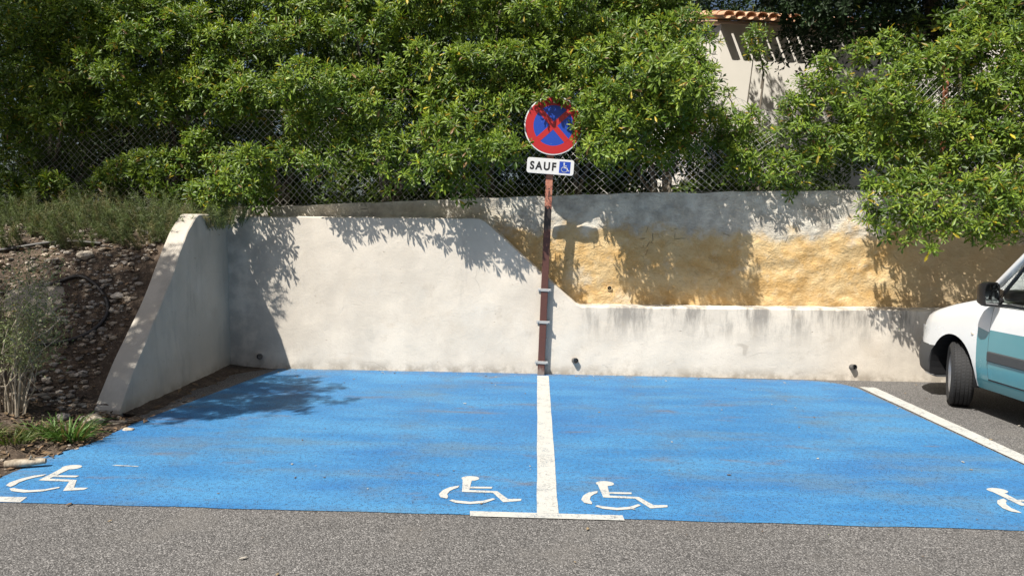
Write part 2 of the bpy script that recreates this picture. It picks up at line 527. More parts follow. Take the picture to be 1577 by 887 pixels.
# ------------------------------------------------------------------ walls
WY = 8.155      # face of the front wall
BY = 8.455      # face of the old wall behind it
def grid_front(mb, poly_top, x0, x1, zb, y, nx, nz, amp, sc, seed):
    """a wall face with uneven plaster between z=zb and poly_top(x)"""
    def f(u, v):
        x = x0 + (x1 - x0) * u
        zt = lerp_table(poly_top, x)
        z = zb + (zt - zb) * v
        e = min(1, v * 12, (1 - v) * 12)
        return (x, y - amp * e * (0.5 + fbm(x * sc + seed, z * sc, seed)), z)
    vs, fs = grid_mesh(nx, nz, f)
    mb.add(vs, fs)

fwall = empty('retaining_wall', (0, WY, 0))
tag(fwall, 'cream rendered retaining wall, high behind one bay and stepping down to a low ledge', 'wall')
outline = [(-3.62, -0.05), (7.8, -0.05), (7.8, 0.82), (0.50, 0.775), (0.44, 0.80), (-0.62, 1.735), (-0.68, 1.765), (-0.74, 1.77), (-3.62, 1.75)]
mb = MB()
me = bpy.data.meshes.new('rendered_face')
# front skin as a fine grid under the sloped outline, the rest as a plain body
tops = [(-3.62, 1.75), (-0.74, 1.77), (-0.68, 1.765), (-0.62, 1.735), (0.44, 0.80), (0.50, 0.775), (7.8, 0.82)]
NX, NZ = 300, 36
xs = sorted(set([round(-3.62 + 11.42 * i / NX, 4) for i in range(NX + 1)] + [p[0] for p in tops]))
vs, fs = [], []
for j in range(NZ + 1):
    for x in xs:
        zt = lerp_table(tops, x); v = j / NZ
        z = -0.05 + (zt + 0.05) * v
        e = min(1, (1 - v) * 14)
        y = -0.005 * e * (0.5 + fbm(x * 1.6, z * 1.6, 2.0)) - 0.002 * e * fbm(x * 7, z * 7, 5.0)
        zz = z + (0.006 * fbm(x * 5, 0.3, 1.0) if j == NZ else 0)
        vs.append((x, y, zz))
n = len(xs)
fs = [(j * n + i, j * n + i + 1, (j + 1) * n + i + 1, (j + 1) * n + i) for j in range(NZ) for i in range(n - 1)]
# top face and ends
b0 = len(vs)
for i, x in enumerate(xs):
    t = vs[NZ * n + i]
    vs.append((x, 0.018, t[2] + 0.014))
for i, x in enumerate(xs):
    t = vs[NZ * n + i]
    vs.append((x, 0.296, t[2] + 0.02))
for i in range(n - 1):
    fs.append((NZ * n + i, NZ * n + i + 1, b0 + i + 1, b0 + i))
    fs.append((b0 + i, b0 + i + 1, b0 + n + i + 1, b0 + n + i))
mb.add(vs, fs)
mb.build('rendered_face', M['front'], fwall, smooth=40)
for x, z, l in [(0.43, 0.165, 'left'), (3.56, 0.155, ''), (-3.23, 0.14, '')]:
    m = MB()
    # short plastic weep pipe with a hollow mouth
    pr = [(-0.055, 0.027), (-0.055, 0.033), (0.06, 0.033)]
    m.lathe(pr, 16)
    m.lathe([(-0.055, 0.027), (0.02, 0.026), (0.02, 0.001)], 16, 1)
    o = m.build('weep_pipe', [M['pipe'], M['hollow']], fwall, smooth=40)
    o.location = (x, 0.0, z)
    o.rotation_euler = (rad(-6), 0, rad(14))

owall = empty('old_wall', (0, BY, 0))
tag(owall, 'old ochre and grey lime plastered wall under the hedge and wire fence', 'wall')
mb = MB()
wt = [(-9, 1.80), (-3.1, 1.896), (-0.7, 2.02), (1.28, 2.105), (3.81, 2.165), (9, 2.22)]
NX, NZ = 420, 64
vs = []
for j in range(NZ + 1):
    for i in range(NX + 1):
        x = -5.2 + 14.0 * i / NX
        zt = lerp_table(wt, x); v = j / NZ
        z = 0.3 + (zt - 0.3) * v
        e = min(1, (1 - v) * 10)
        r = abs(fbm(x * 3.1, z * 3.6, 4.0)) * 0.040 + fbm(x * 1.2, z * 1.3, 7.0) * 0.022 + fbm(x * 11, z * 11, 9.0, 3) * 0.006
        zz = z + (0.012 * fbm(x * 3, 4.4, 1.0) if j == NZ else 0)
        vs.append((x, -0.006 + e * r - 0.012, zz))
n = NX + 1
fs = [(j * n + i, j * n + i + 1, (j + 1) * n + i + 1, (j + 1) * n + i) for j in range(NZ) for i in range(NX)]
b0 = len(vs)
for i in range(n):
    t = vs[NZ * n + i]; vs.append((t[0], 0.30, t[2] + 0.01))
fs += [(NZ * n + i, NZ * n + i + 1, b0 + i + 1, b0 + i) for i in range(NX)]
mb.add(vs, fs)
mb.build('plaster_face', M['ochre'], owall, smooth=50)
m = MB(); m.lathe([(-0.02, 0.024), (-0.02, 0.03), (0.07, 0.03)], 14); m.lathe([(-0.02, 0.024), (0.03, 0.001)], 14, 1)
o = m.build('weep_pipe', [M['ochre'], M['hollow']], owall); o.location = (0.84, 0.0, 0.985)

# wing wall: sloping, curved top that runs down to the ground
wing = empty('wing_wall', (-3.5, 5.7, 0))
tag(wing, 'sloping cream wing wall with curved top between the soil bank and the blue bay', 'wall')
prof = [(5.70, 0.06), (5.75, 0.13), (5.84, 0.23), (6.01, 0.42), (6.25, 0.64), (6.52, 0.89), (6.66, 1.04), (6.89, 1.32), (7.13, 1.58), (7.37, 1.745), (7.6, 1.755), (8.3, 1.745)]
N = 60
vs, fs = [], []
rows = 14
def wing_x(y): return -3.44 - (y - 5.7) * 0.055
ys = [5.70 + (8.2 - 5.70) * i / N for i in range(N + 1)]
sm = []
for y in ys:   # smooth the profile a little
    sm.append(sum(lerp_table(prof, y + d) for d in (-0.02, -0.01, 0, 0.01, 0.02)) / 5)
for i, y in enumerate(ys):
    zt = sm[i]
    for k in range(rows + 1):
        z = -0.05 + (zt + 0.05) * k / rows
        vs.append((wing_x(y) - 0.03 * z / 1.7 + 0.008 * fbm(y * 2.2, z * 2.2, 3.0) + 0.5e-2 * fbm(y * 9, z * 9, 1.0), y, z))
    vs.append((wing_x(y) - 0.03 * zt / 1.7 - 0.012, y, zt + 0.009))
    vs.append((wing_x(y) - 0.21, y, zt + 0.01 + 0.006 * fbm(y * 4, 0, 6)))
    vs.append((wing_x(y) - 0.225, y, zt - 0.02))
    vs.append((wing_x(y) - 0.235, y, -0.05))
c = rows + 5
for i in range(N):
    for k in range(c - 1):
        fs.append((i * c + k, i * c + k + 1, (i + 1) * c + k + 1, (i + 1) * c + k))
fs.append(tuple(range(c)))
mb = MB().add([(x + 3.5, y - 5.7, z) for x, y, z in vs], fs)
mb.build('wall_body', M['wing'], wing, smooth=24)

# ------------------------------------------------------------------ soil bank and ground behind the walls
ramp_t = [(3.3, 0.02), (4.2, 0.05), (5.0, 0.10), (5.6, 0.10), (5.86, 0.14), (6.05, 0.30), (6.28, 0.50), (6.66, 0.88), (7.03, 1.32), (7.36, 1.56), (8.2, 1.72), (9, 1.86)]
edge_t = [(3.3, -3.50), (3.83, -3.40), (4.24, -3.30), (4.9, -3.20), (5.63, -3.22), (5.695, -3.40), (5.72, -3.55), (5.8, -3.62), (8.9, -3.80)]
def bank_z(x, y):
    xm = lerp_table(edge_t, y)
    z = lerp_table(ramp_t, y)
    d = max(0.0, xm - x)
    if y < 6.0:
        z *= min(1.0, d / 0.45) * (0.55 + 0.45 * min(1, d / 1.2)) if y < 5.72 else 1.0
        z += 0.16 * max(0.0, d - 0.3)
    else:
        z += 0.10 * max(0, d - 0.4) * max(0, 1 - (y - 6) / 1.5) + 0.016 * max(0, d - .4)
    k = min(1.0, d / 0.25)
    z += k * (0.05 * fbm(x * 1.7, y * 1.7, 3.3) + 0.022 * fbm(x * 6, y * 6, 1.1))
    return z
def fb(u, v):
    y = 3.3 + 5.4 * v
    xm = lerp_table(edge_t, y) + (0.035 * fbm(y * 3, 2.0, 8.0) if y < 5.65 else 0)
    x = -10.0 + (xm + 10.0) * (1 - (1 - u) ** 1.8)
    z = bank_z(x, y) if u < 1 else (-0.02 if y < 5.72 else bank_z(x, y))
    return (x, y, z)
vs, fs = grid_mesh(110, 120, fb)
bank = MB().add(vs, fs).build('soil_bank', M['soil'], smooth=80)
tag(bank, 'stony brown soil bank sloping down beside the wing wall', kind='structure')
# thin skirt of washed-down soil along the foot of the wing wall
mb = MB()
def skirt(u, v):
    y = 5.15 + 3.0 * u
    w = (0.20 + 0.10 * fbm(y * 1.7, 1, 1)) * min(1, u * 4) * (0.55 + 0.45 * u) + (0.28 if u > 0.86 else 0) * (u - 0.86) / 0.14
    a = (wing_x(y) - 0.02) if y > 5.72 else -3.3
    return (a + w * v + 0.02 * fbm(y * 7, v, 2), y, 0.004 + 0.03 * (1 - v) ** 2 * min(1, u * 5) + (0.010 * (1 - v)) - (0.004 if v > 0.99 else 0))
vs, fs = grid_mesh(70, 6, skirt)
o = MB().add(vs, fs).build('washed_soil', M['soil'], smooth=80)
tag(o, 'brown soil washed along the foot of the wing wall', kind='structure')
def fu(u, v):
    x = -14 + 34 * u; y = 8.6 + 11.5 * v
    return (x, y, lerp_table(wt, x) - 0.13 + 0.05 * (y - 8.6) + 0.06 * fbm(x, y, 5) * min(1, v * 9))
vs, fs = grid_mesh(70, 30, fu)
upper = MB().add(vs, fs).build('upper_ground', M['soil'], smooth=80)
tag(upper, 'raised garden soil behind the old wall', kind='structure')

# ------------------------------------------------------------------ foliage
LEAF8_V = np.array([(0, 0, 0), (.42, .62, .05), (.42, 0, 0), (.42, -.62, .05), (.76, 1.0, .02), (.76, 0, -.035), (.76, -1.0, .02), (1.0, 0, -.10)])
LEAF8_F = np.array([(0, 2, 1), (0, 3, 2), (1, 2, 5), (1, 5, 4), (2, 3, 6), (2, 6, 5), (4, 5, 7), (5, 6, 7)])
LEAF5_V = np.array([(0, 0, 0), (.62, 1, .04), (.55, 0, -.03), (.62, -1, .04), (1, 0, -.08)])
LEAF5_F = np.array([(0, 2, 1), (1, 2, 4), (0, 3, 2), (2, 3, 4)])

def unit(a): return a / np.maximum(np.linalg.norm(a, axis=-1, keepdims=True), 1e-9)

def leaf_mesh(name, base, d, nrm, L, Wd, col, mat, parent, tpl=(LEAF8_V, LEAF8_F)):
    """leaves as one mesh: base point, direction, normal, length, half width, colour for each"""
    V, Fc = tpl
    d = unit(d); s = unit(np.cross(nrm, d)); nn = np.cross(d, s)
    P = (base[:, None, :] + L[:, None, None] * (V[None, :, 0:1] * d[:, None, :] + V[None, :, 2:3] * nn[:, None, :]) + (Wd[:, None, None] * V[None, :, 1:2]) * s[:, None, :])
    n, k = len(base), len(V)
    P = P.reshape(-1, 3).astype(np.float32)
    F = (Fc[None] + (np.arange(n) * k)[:, None, None]).reshape(-1, 3).astype(np.int32)
    me = bpy.data.meshes.new(name)
    me.vertices.add(len(P)); me.vertices.foreach_set('co', P.ravel())
    me.loops.add(F.size); me.loops.foreach_set('vertex_index', F.ravel())
    me.polygons.add(len(F)); me.polygons.foreach_set('loop_start', np.arange(0, F.size, 3, dtype=np.int32))
    me.update(calc_edges=True)
    at = me.attributes.new('col', 'FLOAT_COLOR', 'POINT')
    C = np.concatenate([np.repeat(col, k, axis=0), np.ones((n * k, 1))], axis=1).astype(np.float32)
    at.data.foreach_set('color', C.ravel())
    me.shade_smooth()
    return link_mesh(name, me, mat, parent)

GREEN = dict(old=(0.060, 0.118, 0.018), mid=(0.205, 0.300, 0.034), young=(0.39, 0.47, 0.060), yellow=(0.46, 0.36, 0.03))
def rosette_leaves(pos, axis, size, per, pal, rng, young=0.35, yellow=0.02, width=0.128, droop=0.0):
    n = len(pos)
    axis = unit(axis)
    ref = np.where(np.abs(axis[:, 2:3]) > 0.9, np.array([[1., 0, 0]]), np.array([[0, 0, 1.]]))
    a = unit(np.cross(axis, ref)); b = np.cross(axis, a)
    j = np.arange(per)[None, :]
    phi = j * 2.39996 + rng.uniform(0, 6.3, (n, 1)) + rng.normal(0, .18, (n, per))
    t = (j + 0.5) / per
    elev = np.radians(70 - 88 * t + rng.normal(0, 9, (n, per))) - droop
    d = (np.cos(elev) * np.cos(phi))[..., None] * a[:, None] + (np.cos(elev) * np.sin(phi))[..., None] * b[:, None] + np.sin(elev)[..., None] * axis[:, None]
    nrm = unit(axis[:, None] - d * np.sum(axis[:, None] * d, -1, keepdims=True)) + rng.normal(0, .16, (n, per, 3))
    L = size[:, None] * (0.45 + 0.6 * np.sqrt(t)) * rng.uniform(.8, 1.15, (n, per))
    base = pos[:, None] - axis[:, None] * (t * 0.45 * size[:, None])[..., None] + d * 0.006
    old, mid, yng, yel = (np.array(pal[q]) for q in ('old', 'mid', 'young', 'yellow'))
    r = rng.uniform(0, 1, (n, 1)) ** 1.3
    r = np.clip(r * 0.9 + rng.normal(0, .12, (n, per)), 0, 1)[..., None]
    c = old * (1 - r) + mid * r
    y = (np.clip(1 - t * 1.9, 0, 1) * (rng.uniform(0, 1, (n, 1)) < young) * rng.uniform(.5, 1, (n, 1)))[..., None]
    c = c * (1 - y) + yng * y
    yl = (rng.uniform(0, 1, (n, per)) < yellow * (0.3 + 1.8 * t))[..., None]
    c = np.where(yl, yel * rng.uniform(.5, 1.1, (n, per, 1)), c)
    f = lambda q: q.reshape(-1, q.shape[-1])
    return f(base), f(d), f(nrm), L.ravel(), (L * width).ravel(), f(c)

def clump_points(clumps, dens, rng, front=0.55, inner=0.25):
    """points and outward axes on the shells of overlapping clumps, thinned where clumps hide each other"""
    C = np.array(clumps)
    pos, ax = [], []
    for i, (cx, cy, cz, r) in enumerate(clumps):
        n = max(6, int(dens * r * r * rng.uniform(.75, 1.3)))
        d = unit(rng.normal(0, 1, (n, 3)) + np.array([-.15, -front, .35]))
        sq = np.array([rng.uniform(.9, 1.35), rng.uniform(.85, 1.1), rng.uniform(.7, 1.0)])
        rr = r * np.where(rng.uniform(0, 1, n) < inner, rng.uniform(.35, .8, n), rng.uniform(.82, 1.18, n))
        p = np.array([cx, cy, cz]) + d * sq * rr[:, None]
        dist = np.linalg.norm(p[:, None] - C[None, :, :3], axis=2) / C[None, :, 3]
        dist[:, i] = 9
        keep = dist.min(1) > 0.62
        pos.append(p[keep]); ax.append((d * .75 + np.array([-.20, -.42, .60]) + rng.normal(0, .22, (n, 3)))[keep])
    return np.concatenate(pos), np.concatenate(ax)

def stems(parent, foot, tips, mat, r0=0.028, name='stem', wob=0.10):
    for t in tips:
        f = Vector(foot) + Vector((random.uniform(-.12, .12), random.uniform(-.08, .08), 0))
        t = Vector(t)
        pts = []
        for k in range(8):
            q = k / 7
            p = f.lerp(t, q)
            p += Vector((fbm(q * 2 + t.x, t.z, 1), fbm(q * 2 + t.x, t.z, 5), 0)) * wob * math.sin(q * math.pi) * 2
            p.z = f.z + (t.z - f.z) * (q ** 0.8)
            pts.append(p)
        MB().tube(pts, [r0 * (1 - .8 * k / 7) + .003 for k in range(8)], 6).build(name, mat, parent, smooth=60)

CLUMPS = [
    (-6.29,7.83,3.04,0.21), (5.23,7.89,2.54,0.21), (4.83,8.23,4.36,0.18), (-0.67,8.36,3.94,0.23), (-6.99,8.46,4.06,0.19), (1.31,8.57,4.43,0.24), (-4.13,8.26,4.01,0.19), (5.55,7.62,1.81,0.24),
    (4.61,7.95,3.67,0.25), (-2.17,8.55,4.28,0.18), (-4.91,8.13,4.48,0.17), (-7.03,8.27,2.37,0.19), (3.64,7.77,3.04,0.24), (-6.82,8.25,1.98,0.25), (-1.98,8.08,2.74,0.25), (-6.96,8.38,4.63,0.21),
    (-4.21,8.02,2.1,0.22), (-5.81,8.33,3.59,0.18), (0.34,8.38,3.72,0.17), (-2.77,8.53,4.23,0.22), (-5.81,8.1,4.18,0.19), (5.74,7.91,2.92,0.2), (-1.55,8.51,4.01,0.17), (-0.83,8.23,3.31,0.19),
    (-5.5,8.18,3.23,0.24), (-2.8,7.75,3.09,0.18), (5.59,7.89,3.17,0.2), (-1.52,8.23,4.24,0.18), (-0.26,8.23,3.59,0.2), (-6.48,7.77,2.76,0.23), (-3.51,8.07,2.4,0.21), (-2.18,7.91,2.49,0.23),
    (4.35,7.88,2.4,0.17), (5.07,7.79,3.07,0.18), (3.44,8.34,2.81,0.19), (-6.85,8.55,4.29,0.21), (-0.95,7.69,2.45,0.19), (-4.02,8.24,2.37,0.18), (1.51,8.76,4.79,0.23), (-6.53,8.64,4.41,0.18),
    (-4.53,8.61,4.76,0.25), (-6.92,8.14,3.31,0.22), (-2.04,8.77,4.81,0.19), (3.66,7.89,2.55,0.18), (0.98,8,2.8,0.25), (1.09,7.73,3.43,0.24), (-1.9,8.27,3.28,0.2), (5.54,7.9,3.4,0.19),
    (5.37,7.7,1.68,0.23), (0.99,8.23,3.86,0.21), (-1.38,8.32,3.68,0.17), (5.83,8.06,3.72,0.17), (1.1,7.76,3.04,0.22), (1.6,7.97,2.66,0.22), (2.98,8.34,2.77,0.23), (-6.38,8.1,3.83,0.22),
    (4.56,7.9,2.87,0.19), (-1.16,7.97,2.73,0.21), (-6.09,8.17,1.81,0.19), (-0.52,8.16,2.86,0.23), (-6.73,8.28,2.21,0.18), (-6.34,8.74,4.73,0.2), (5.07,7.8,3.39,0.23), (-3.36,7.82,2.11,0.22),
    (-0.04,8.51,4.38,0.25), (-3.82,8.3,3.48,0.23), (-4.14,8.66,4.49,0.19), (5.51,7.78,2.48,0.2), (3.75,8.39,3.33,0.18), (-6,8.77,4.83,0.21), (-0.71,8.2,4.39,0.24), (-5.09,8.62,4.32,0.2),
    (-3.58,8.37,3.83,0.2), (-4.57,7.89,3.66,0.19), (-3.77,8.21,3.08,0.24), (-3,8.14,2.41,0.2), (2.83,8.34,2.34,0.24), (1.49,7.42,3.11,0.25), (-1.53,8.71,4.76,0.25), (-0.01,8.21,3.55,0.25),
    (5.28,8.28,4.57,0.18), (-3.5,8.22,3.34,0.18), (-3,8.76,4.76,0.17), (-1.54,8.26,2.93,0.19), (-5.49,8.18,2.85,0.25), (4.88,7.76,2.68,0.21), (-5.44,8.29,3.68,0.19), (-5.7,8.05,2.03,0.2),
    (3.75,8.02,3.64,0.21), (-3.84,8.68,4.61,0.18), (4.61,7.8,2.51,0.17), (-1.88,8.58,4.41,0.23), (-3.29,8.76,4.72,0.24), (-5.13,8.11,3.48,0.17), (5.13,7.77,2.06,0.23), (4.8,7.79,3.12,0.18),
    (1.01,8.47,4.47,0.22), (-6.4,8.01,2.69,0.21), (0.54,7.96,3.47,0.23), (-2.25,8.36,3.93,0.21), (4.13,7.95,2.64,0.18), (4.8,8.17,4.06,0.23), (3.65,8.43,3.71,0.18), (2.31,8.34,2.5,0.19),
    (5.1,8.05,3.78,0.18), (3.1,8.34,2.5,0.21), (-4.16,8.26,2.96,0.19), (2.24,8.34,2.9,0.23), (-2.89,8.4,3.87,0.18), (-6.14,8.21,2.77,0.2), (3.78,7.65,1.77,0.25), (5.57,8.1,4.08,0.18),
    (-4.59,8.47,4.16,0.24), (-5.52,8.12,4.04,0.18), (-5.57,8.26,4.39,0.23), (-5.86,7.91,3.93,0.19), (-1.84,7.93,2.36,0.19), (-0.53,8.2,3.53,0.24), (-1.83,8.33,3.78,0.19), (-6.31,8.23,3.28,0.18),
    (-5.96,8.2,3.79,0.21), (3.23,8.37,3.57,0.18), (-0.05,8.77,4.76,0.25), (-0.99,8.12,3.11,0.23), (5.88,8.06,3.97,0.22), (-4.69,8.25,3.16,0.18), (-5.95,8.18,3.41,0.18), (4.55,7.6,1.76,0.19),
    (-0.88,7.93,2.2,0.22), (-2.44,8.58,4.36,0.21), (5.54,8.02,3.81,0.2), (-3.24,8.22,2.03,0.22), (-1.66,7.97,2.55,0.19), (5.41,8.2,4.36,0.19), (-0.71,7.61,2.45,0.19), (-6.03,8.18,2.49,0.19),
    (3.14,8.34,3.03,0.21), (-2.31,8.66,4.62,0.25), (0.23,8.68,4.61,0.25), (-1.23,8.39,4.08,0.23), (0.7,7.94,3,0.23), (-5.29,8.47,4.12,0.24), (1.65,8.39,4.02,0.23), (-1.53,8.21,3.2,0.18),
    (-2.61,8.47,3.96,0.19), (3.93,7.86,3.43,0.18), (0.22,8.21,4.15,0.21), (-0.08,8.26,3.16,0.18), (-1.01,8.21,4.22,0.24), (-2.43,7.92,2.35,0.24), (-3.16,8.41,3.89,0.24), (-2.17,7.85,2.94,0.18),
    (4.03,7.61,1.89,0.22), (6.03,8.25,4.31,0.19), (-6.6,8.27,1.87,0.23), (-6.16,7.94,2.95,0.17), (5.64,7.67,2.08,0.19), (4.79,7.57,1.91,0.2), (-6.91,8.3,3.7,0.18), (5.31,7.8,3.04,0.17),
    (3.96,7.87,2.22,0.2), (-0.89,7.71,2.75,0.2), (4.6,7.85,3.19,0.19), (-3.48,8.23,3.09,0.24), (-0.48,8.57,4.34,0.2), (5.03,7.89,2.35,0.24), (2.53,8.34,2.38,0.2), (-3.84,8.2,2.62,0.2),
    (5.32,7.71,2.03,0.24), (-0.33,8.16,3.05,0.19), (-7.31,8.63,4.46,0.21), (0.05,8.33,3.86,0.23), (4.33,7.87,3.59,0.18), (5.74,7.82,2.32,0.18), (5.78,7.76,2.62,0.23), (-2.23,8.15,3.31,0.24),
    (0.76,7.66,2.48,0.25), (-0.3,8.29,3.32,0.2), (0.74,8.48,4.43,0.18), (0.78,8.13,3.69,0.17), (1.68,7.76,3,0.24), (5.34,7.83,2.72,0.19), (0.34,8.19,3.28,0.24), (-1.06,8.2,4.47,0.18),
    (3.78,7.82,2.81,0.21), (-5,8.15,2.14,0.17), (-1.77,8.66,4.67,0.18), (0.46,8.21,4.14,0.23), (-4.29,8.21,3.21,0.21), (1.41,7.97,2.83,0.19), (0.76,8.37,4.02,0.18), (-3.07,8.59,4.27,0.23),
    (-5.21,8.03,4.18,0.2), (5.29,7.8,2.26,0.25), (3.46,8.34,3.06,0.18), (-4.39,8.56,4.38,0.22), (4.44,7.65,2.08,0.23), (5.36,8.08,3.93,0.24), (3.56,7.56,1.9,0.21), (1.55,7.96,3.52,0.24),
    (-0.17,8.15,4.06,0.2), (-0.46,8.2,4.61,0.22), (-2.64,8.73,4.78,0.24), (-6.63,8.42,4.7,0.17), (-6.26,8.22,3.54,0.21), (0.53,8.68,4.76,0.21), (5.33,8.04,3.66,0.2), (5.62,8.28,4.62,0.19),
    (5.07,7.55,1.81,0.18), (4.84,7.9,2.9,0.23), (-4.29,8.23,2.39,0.2), (-4.8,8.62,4.5,0.25), (6.14,8.39,4.66,0.2), (-2.39,7.96,2.8,0.23), (4.11,7.67,2.15,0.18), (1.34,8.24,3.87,0.19),
    (5.22,8.19,4.23,0.18), (-1.94,7.98,2.97,0.23), (-1.15,7.87,2.25,0.22), (3.68,8.34,2.77,0.25), (-0.95,8.45,4.02,0.21), (0.93,7.49,3.19,0.2), (-2.52,7.7,3.2,0.25), (-6.46,7.68,2.97,0.19),
    (-4.78,8.38,4.68,0.18), (-5.5,8.15,2.04,0.2), (-3.63,7.85,1.98,0.24), (-1.71,8.24,3.47,0.17), (3.03,8.34,3.28,0.2), (1.07,8.55,4.25,0.25), (-3.18,7.96,2.38,0.21), (-3.41,8.67,4.47,0.19),
    (4.24,7.55,1.79,0.18), (1.86,8.71,4.79,0.24), (5.55,7.55,1.59,0.25), (5.07,8.26,4.43,0.25), (1.6,8.65,4.49,0.19), (1.23,8.68,4.72,0.2), (-1.42,8.15,2.65,0.17), (-5.76,8.17,2.9,0.24),
    (4.83,7.66,1.69,0.2), (4,7.57,1.63,0.19), (-4.76,8.01,3.29,0.23), (1.35,7.96,2.55,0.24), (0.62,7.95,2.75,0.24), (-1.55,7.98,2.29,0.23), (3.93,7.91,2.46,0.19), (-1.75,8.29,4.01,0.17),
    (-3.99,8.2,3.23,0.23), (-0.82,8.07,3.53,0.19), (-1.27,8.23,3.06,0.23), (-5.72,8.32,3.83,0.21), (-6.16,8.16,2.11,0.25), (5.54,7.81,2.2,0.19), (4.03,7.81,2.85,0.2), (-2.77,8.25,2.55,0.19),
    (4.79,7.78,3.34,0.17), (4.68,7.66,2.16,0.24), (-4.71,8.06,2.27,0.2), (4.34,7.92,2.86,0.24), (3.75,7.85,3.29,0.2), (5.73,8.23,4.35,0.24), (-4.33,7.91,3.7,0.18), (-6.73,8.23,3.34,0.2),
    (-7,8.19,2.61,0.21), (-5.35,8.28,3.03,0.18), (-1.17,8.17,3.43,0.22), (5.73,7.77,3.17,0.23), (5.75,7.78,3.42,0.22), (4.68,8.26,4.6,0.2), (-0.66,8.16,3.08,0.18), (1.74,7.87,3.37,0.19),
    (4.99,8.39,4.68,0.19), (4.21,7.9,3.42,0.22), (-0.33,8.58,4.54,0.23), (-3.81,8.3,3.73,0.23), (-5.36,8.47,4.7,0.22), (-6.82,8.29,2.51,0.17), (2.86,8.34,3.05,0.2), (1.27,7.44,3.24,0.25),
    (-0.41,7.68,2.49,0.23), (3.7,8.34,3.02,0.24), (-3.95,8.42,4.03,0.21), (3.22,8.34,2.71,0.23), (-4.43,8.18,3.01,0.23), (-0.38,8.34,3.88,0.21), (-5.09,8.24,3.81,0.23), (-2.72,8.15,2.84,0.22),
    (3.34,8.34,3.28,0.23), (-5.83,8.26,3.25,0.23), (-6.54,8.29,2.43,0.18), (-3.53,8.7,4.74,0.22), (-3.17,8.06,3.15,0.24), (0.57,7.98,3.24,0.19), (0.94,8.73,4.82,0.23), (-4.48,8.13,2.3,0.23),
    (0.57,8.33,3.84,0.2), (3.64,7.7,2.17,0.21), (-4.79,8.39,4.04,0.24), (-6.58,8.25,3.61,0.18), (-1.3,8.24,4.38,0.21), (-7,8.16,1.8,0.22), (4.44,7.86,2.65,0.19), (2.13,8.34,2.67,0.17),
    (1.76,8.21,3.76,0.17), (-5.5,8.45,3.98,0.2), (-6.57,8.67,4.73,0.2), (1.33,7.6,3.01,0.19), (-0.78,8.58,4.25,0.19), (-4.78,8.1,2.95,0.2), (-2.32,7.71,3.06,0.18), (4.54,8.05,3.9,0.18),
    (-0.45,7.93,2.58,0.15), (-0.6,7.95,2.47,0.14), (0.12,7.95,3.13,0.06), (-0,7.95,3.11,0.06), (0.24,7.95,3.11,0.06), (0.56,7.72,2.92,0.15), (0.7,7.75,3.06,0.2), (0.41,7.92,3.02,0.07),
    (0.86,7.6,2.76,0.2), (1.19,7.55,2.83,0.22), (1.46,7.6,2.94,0.2)]
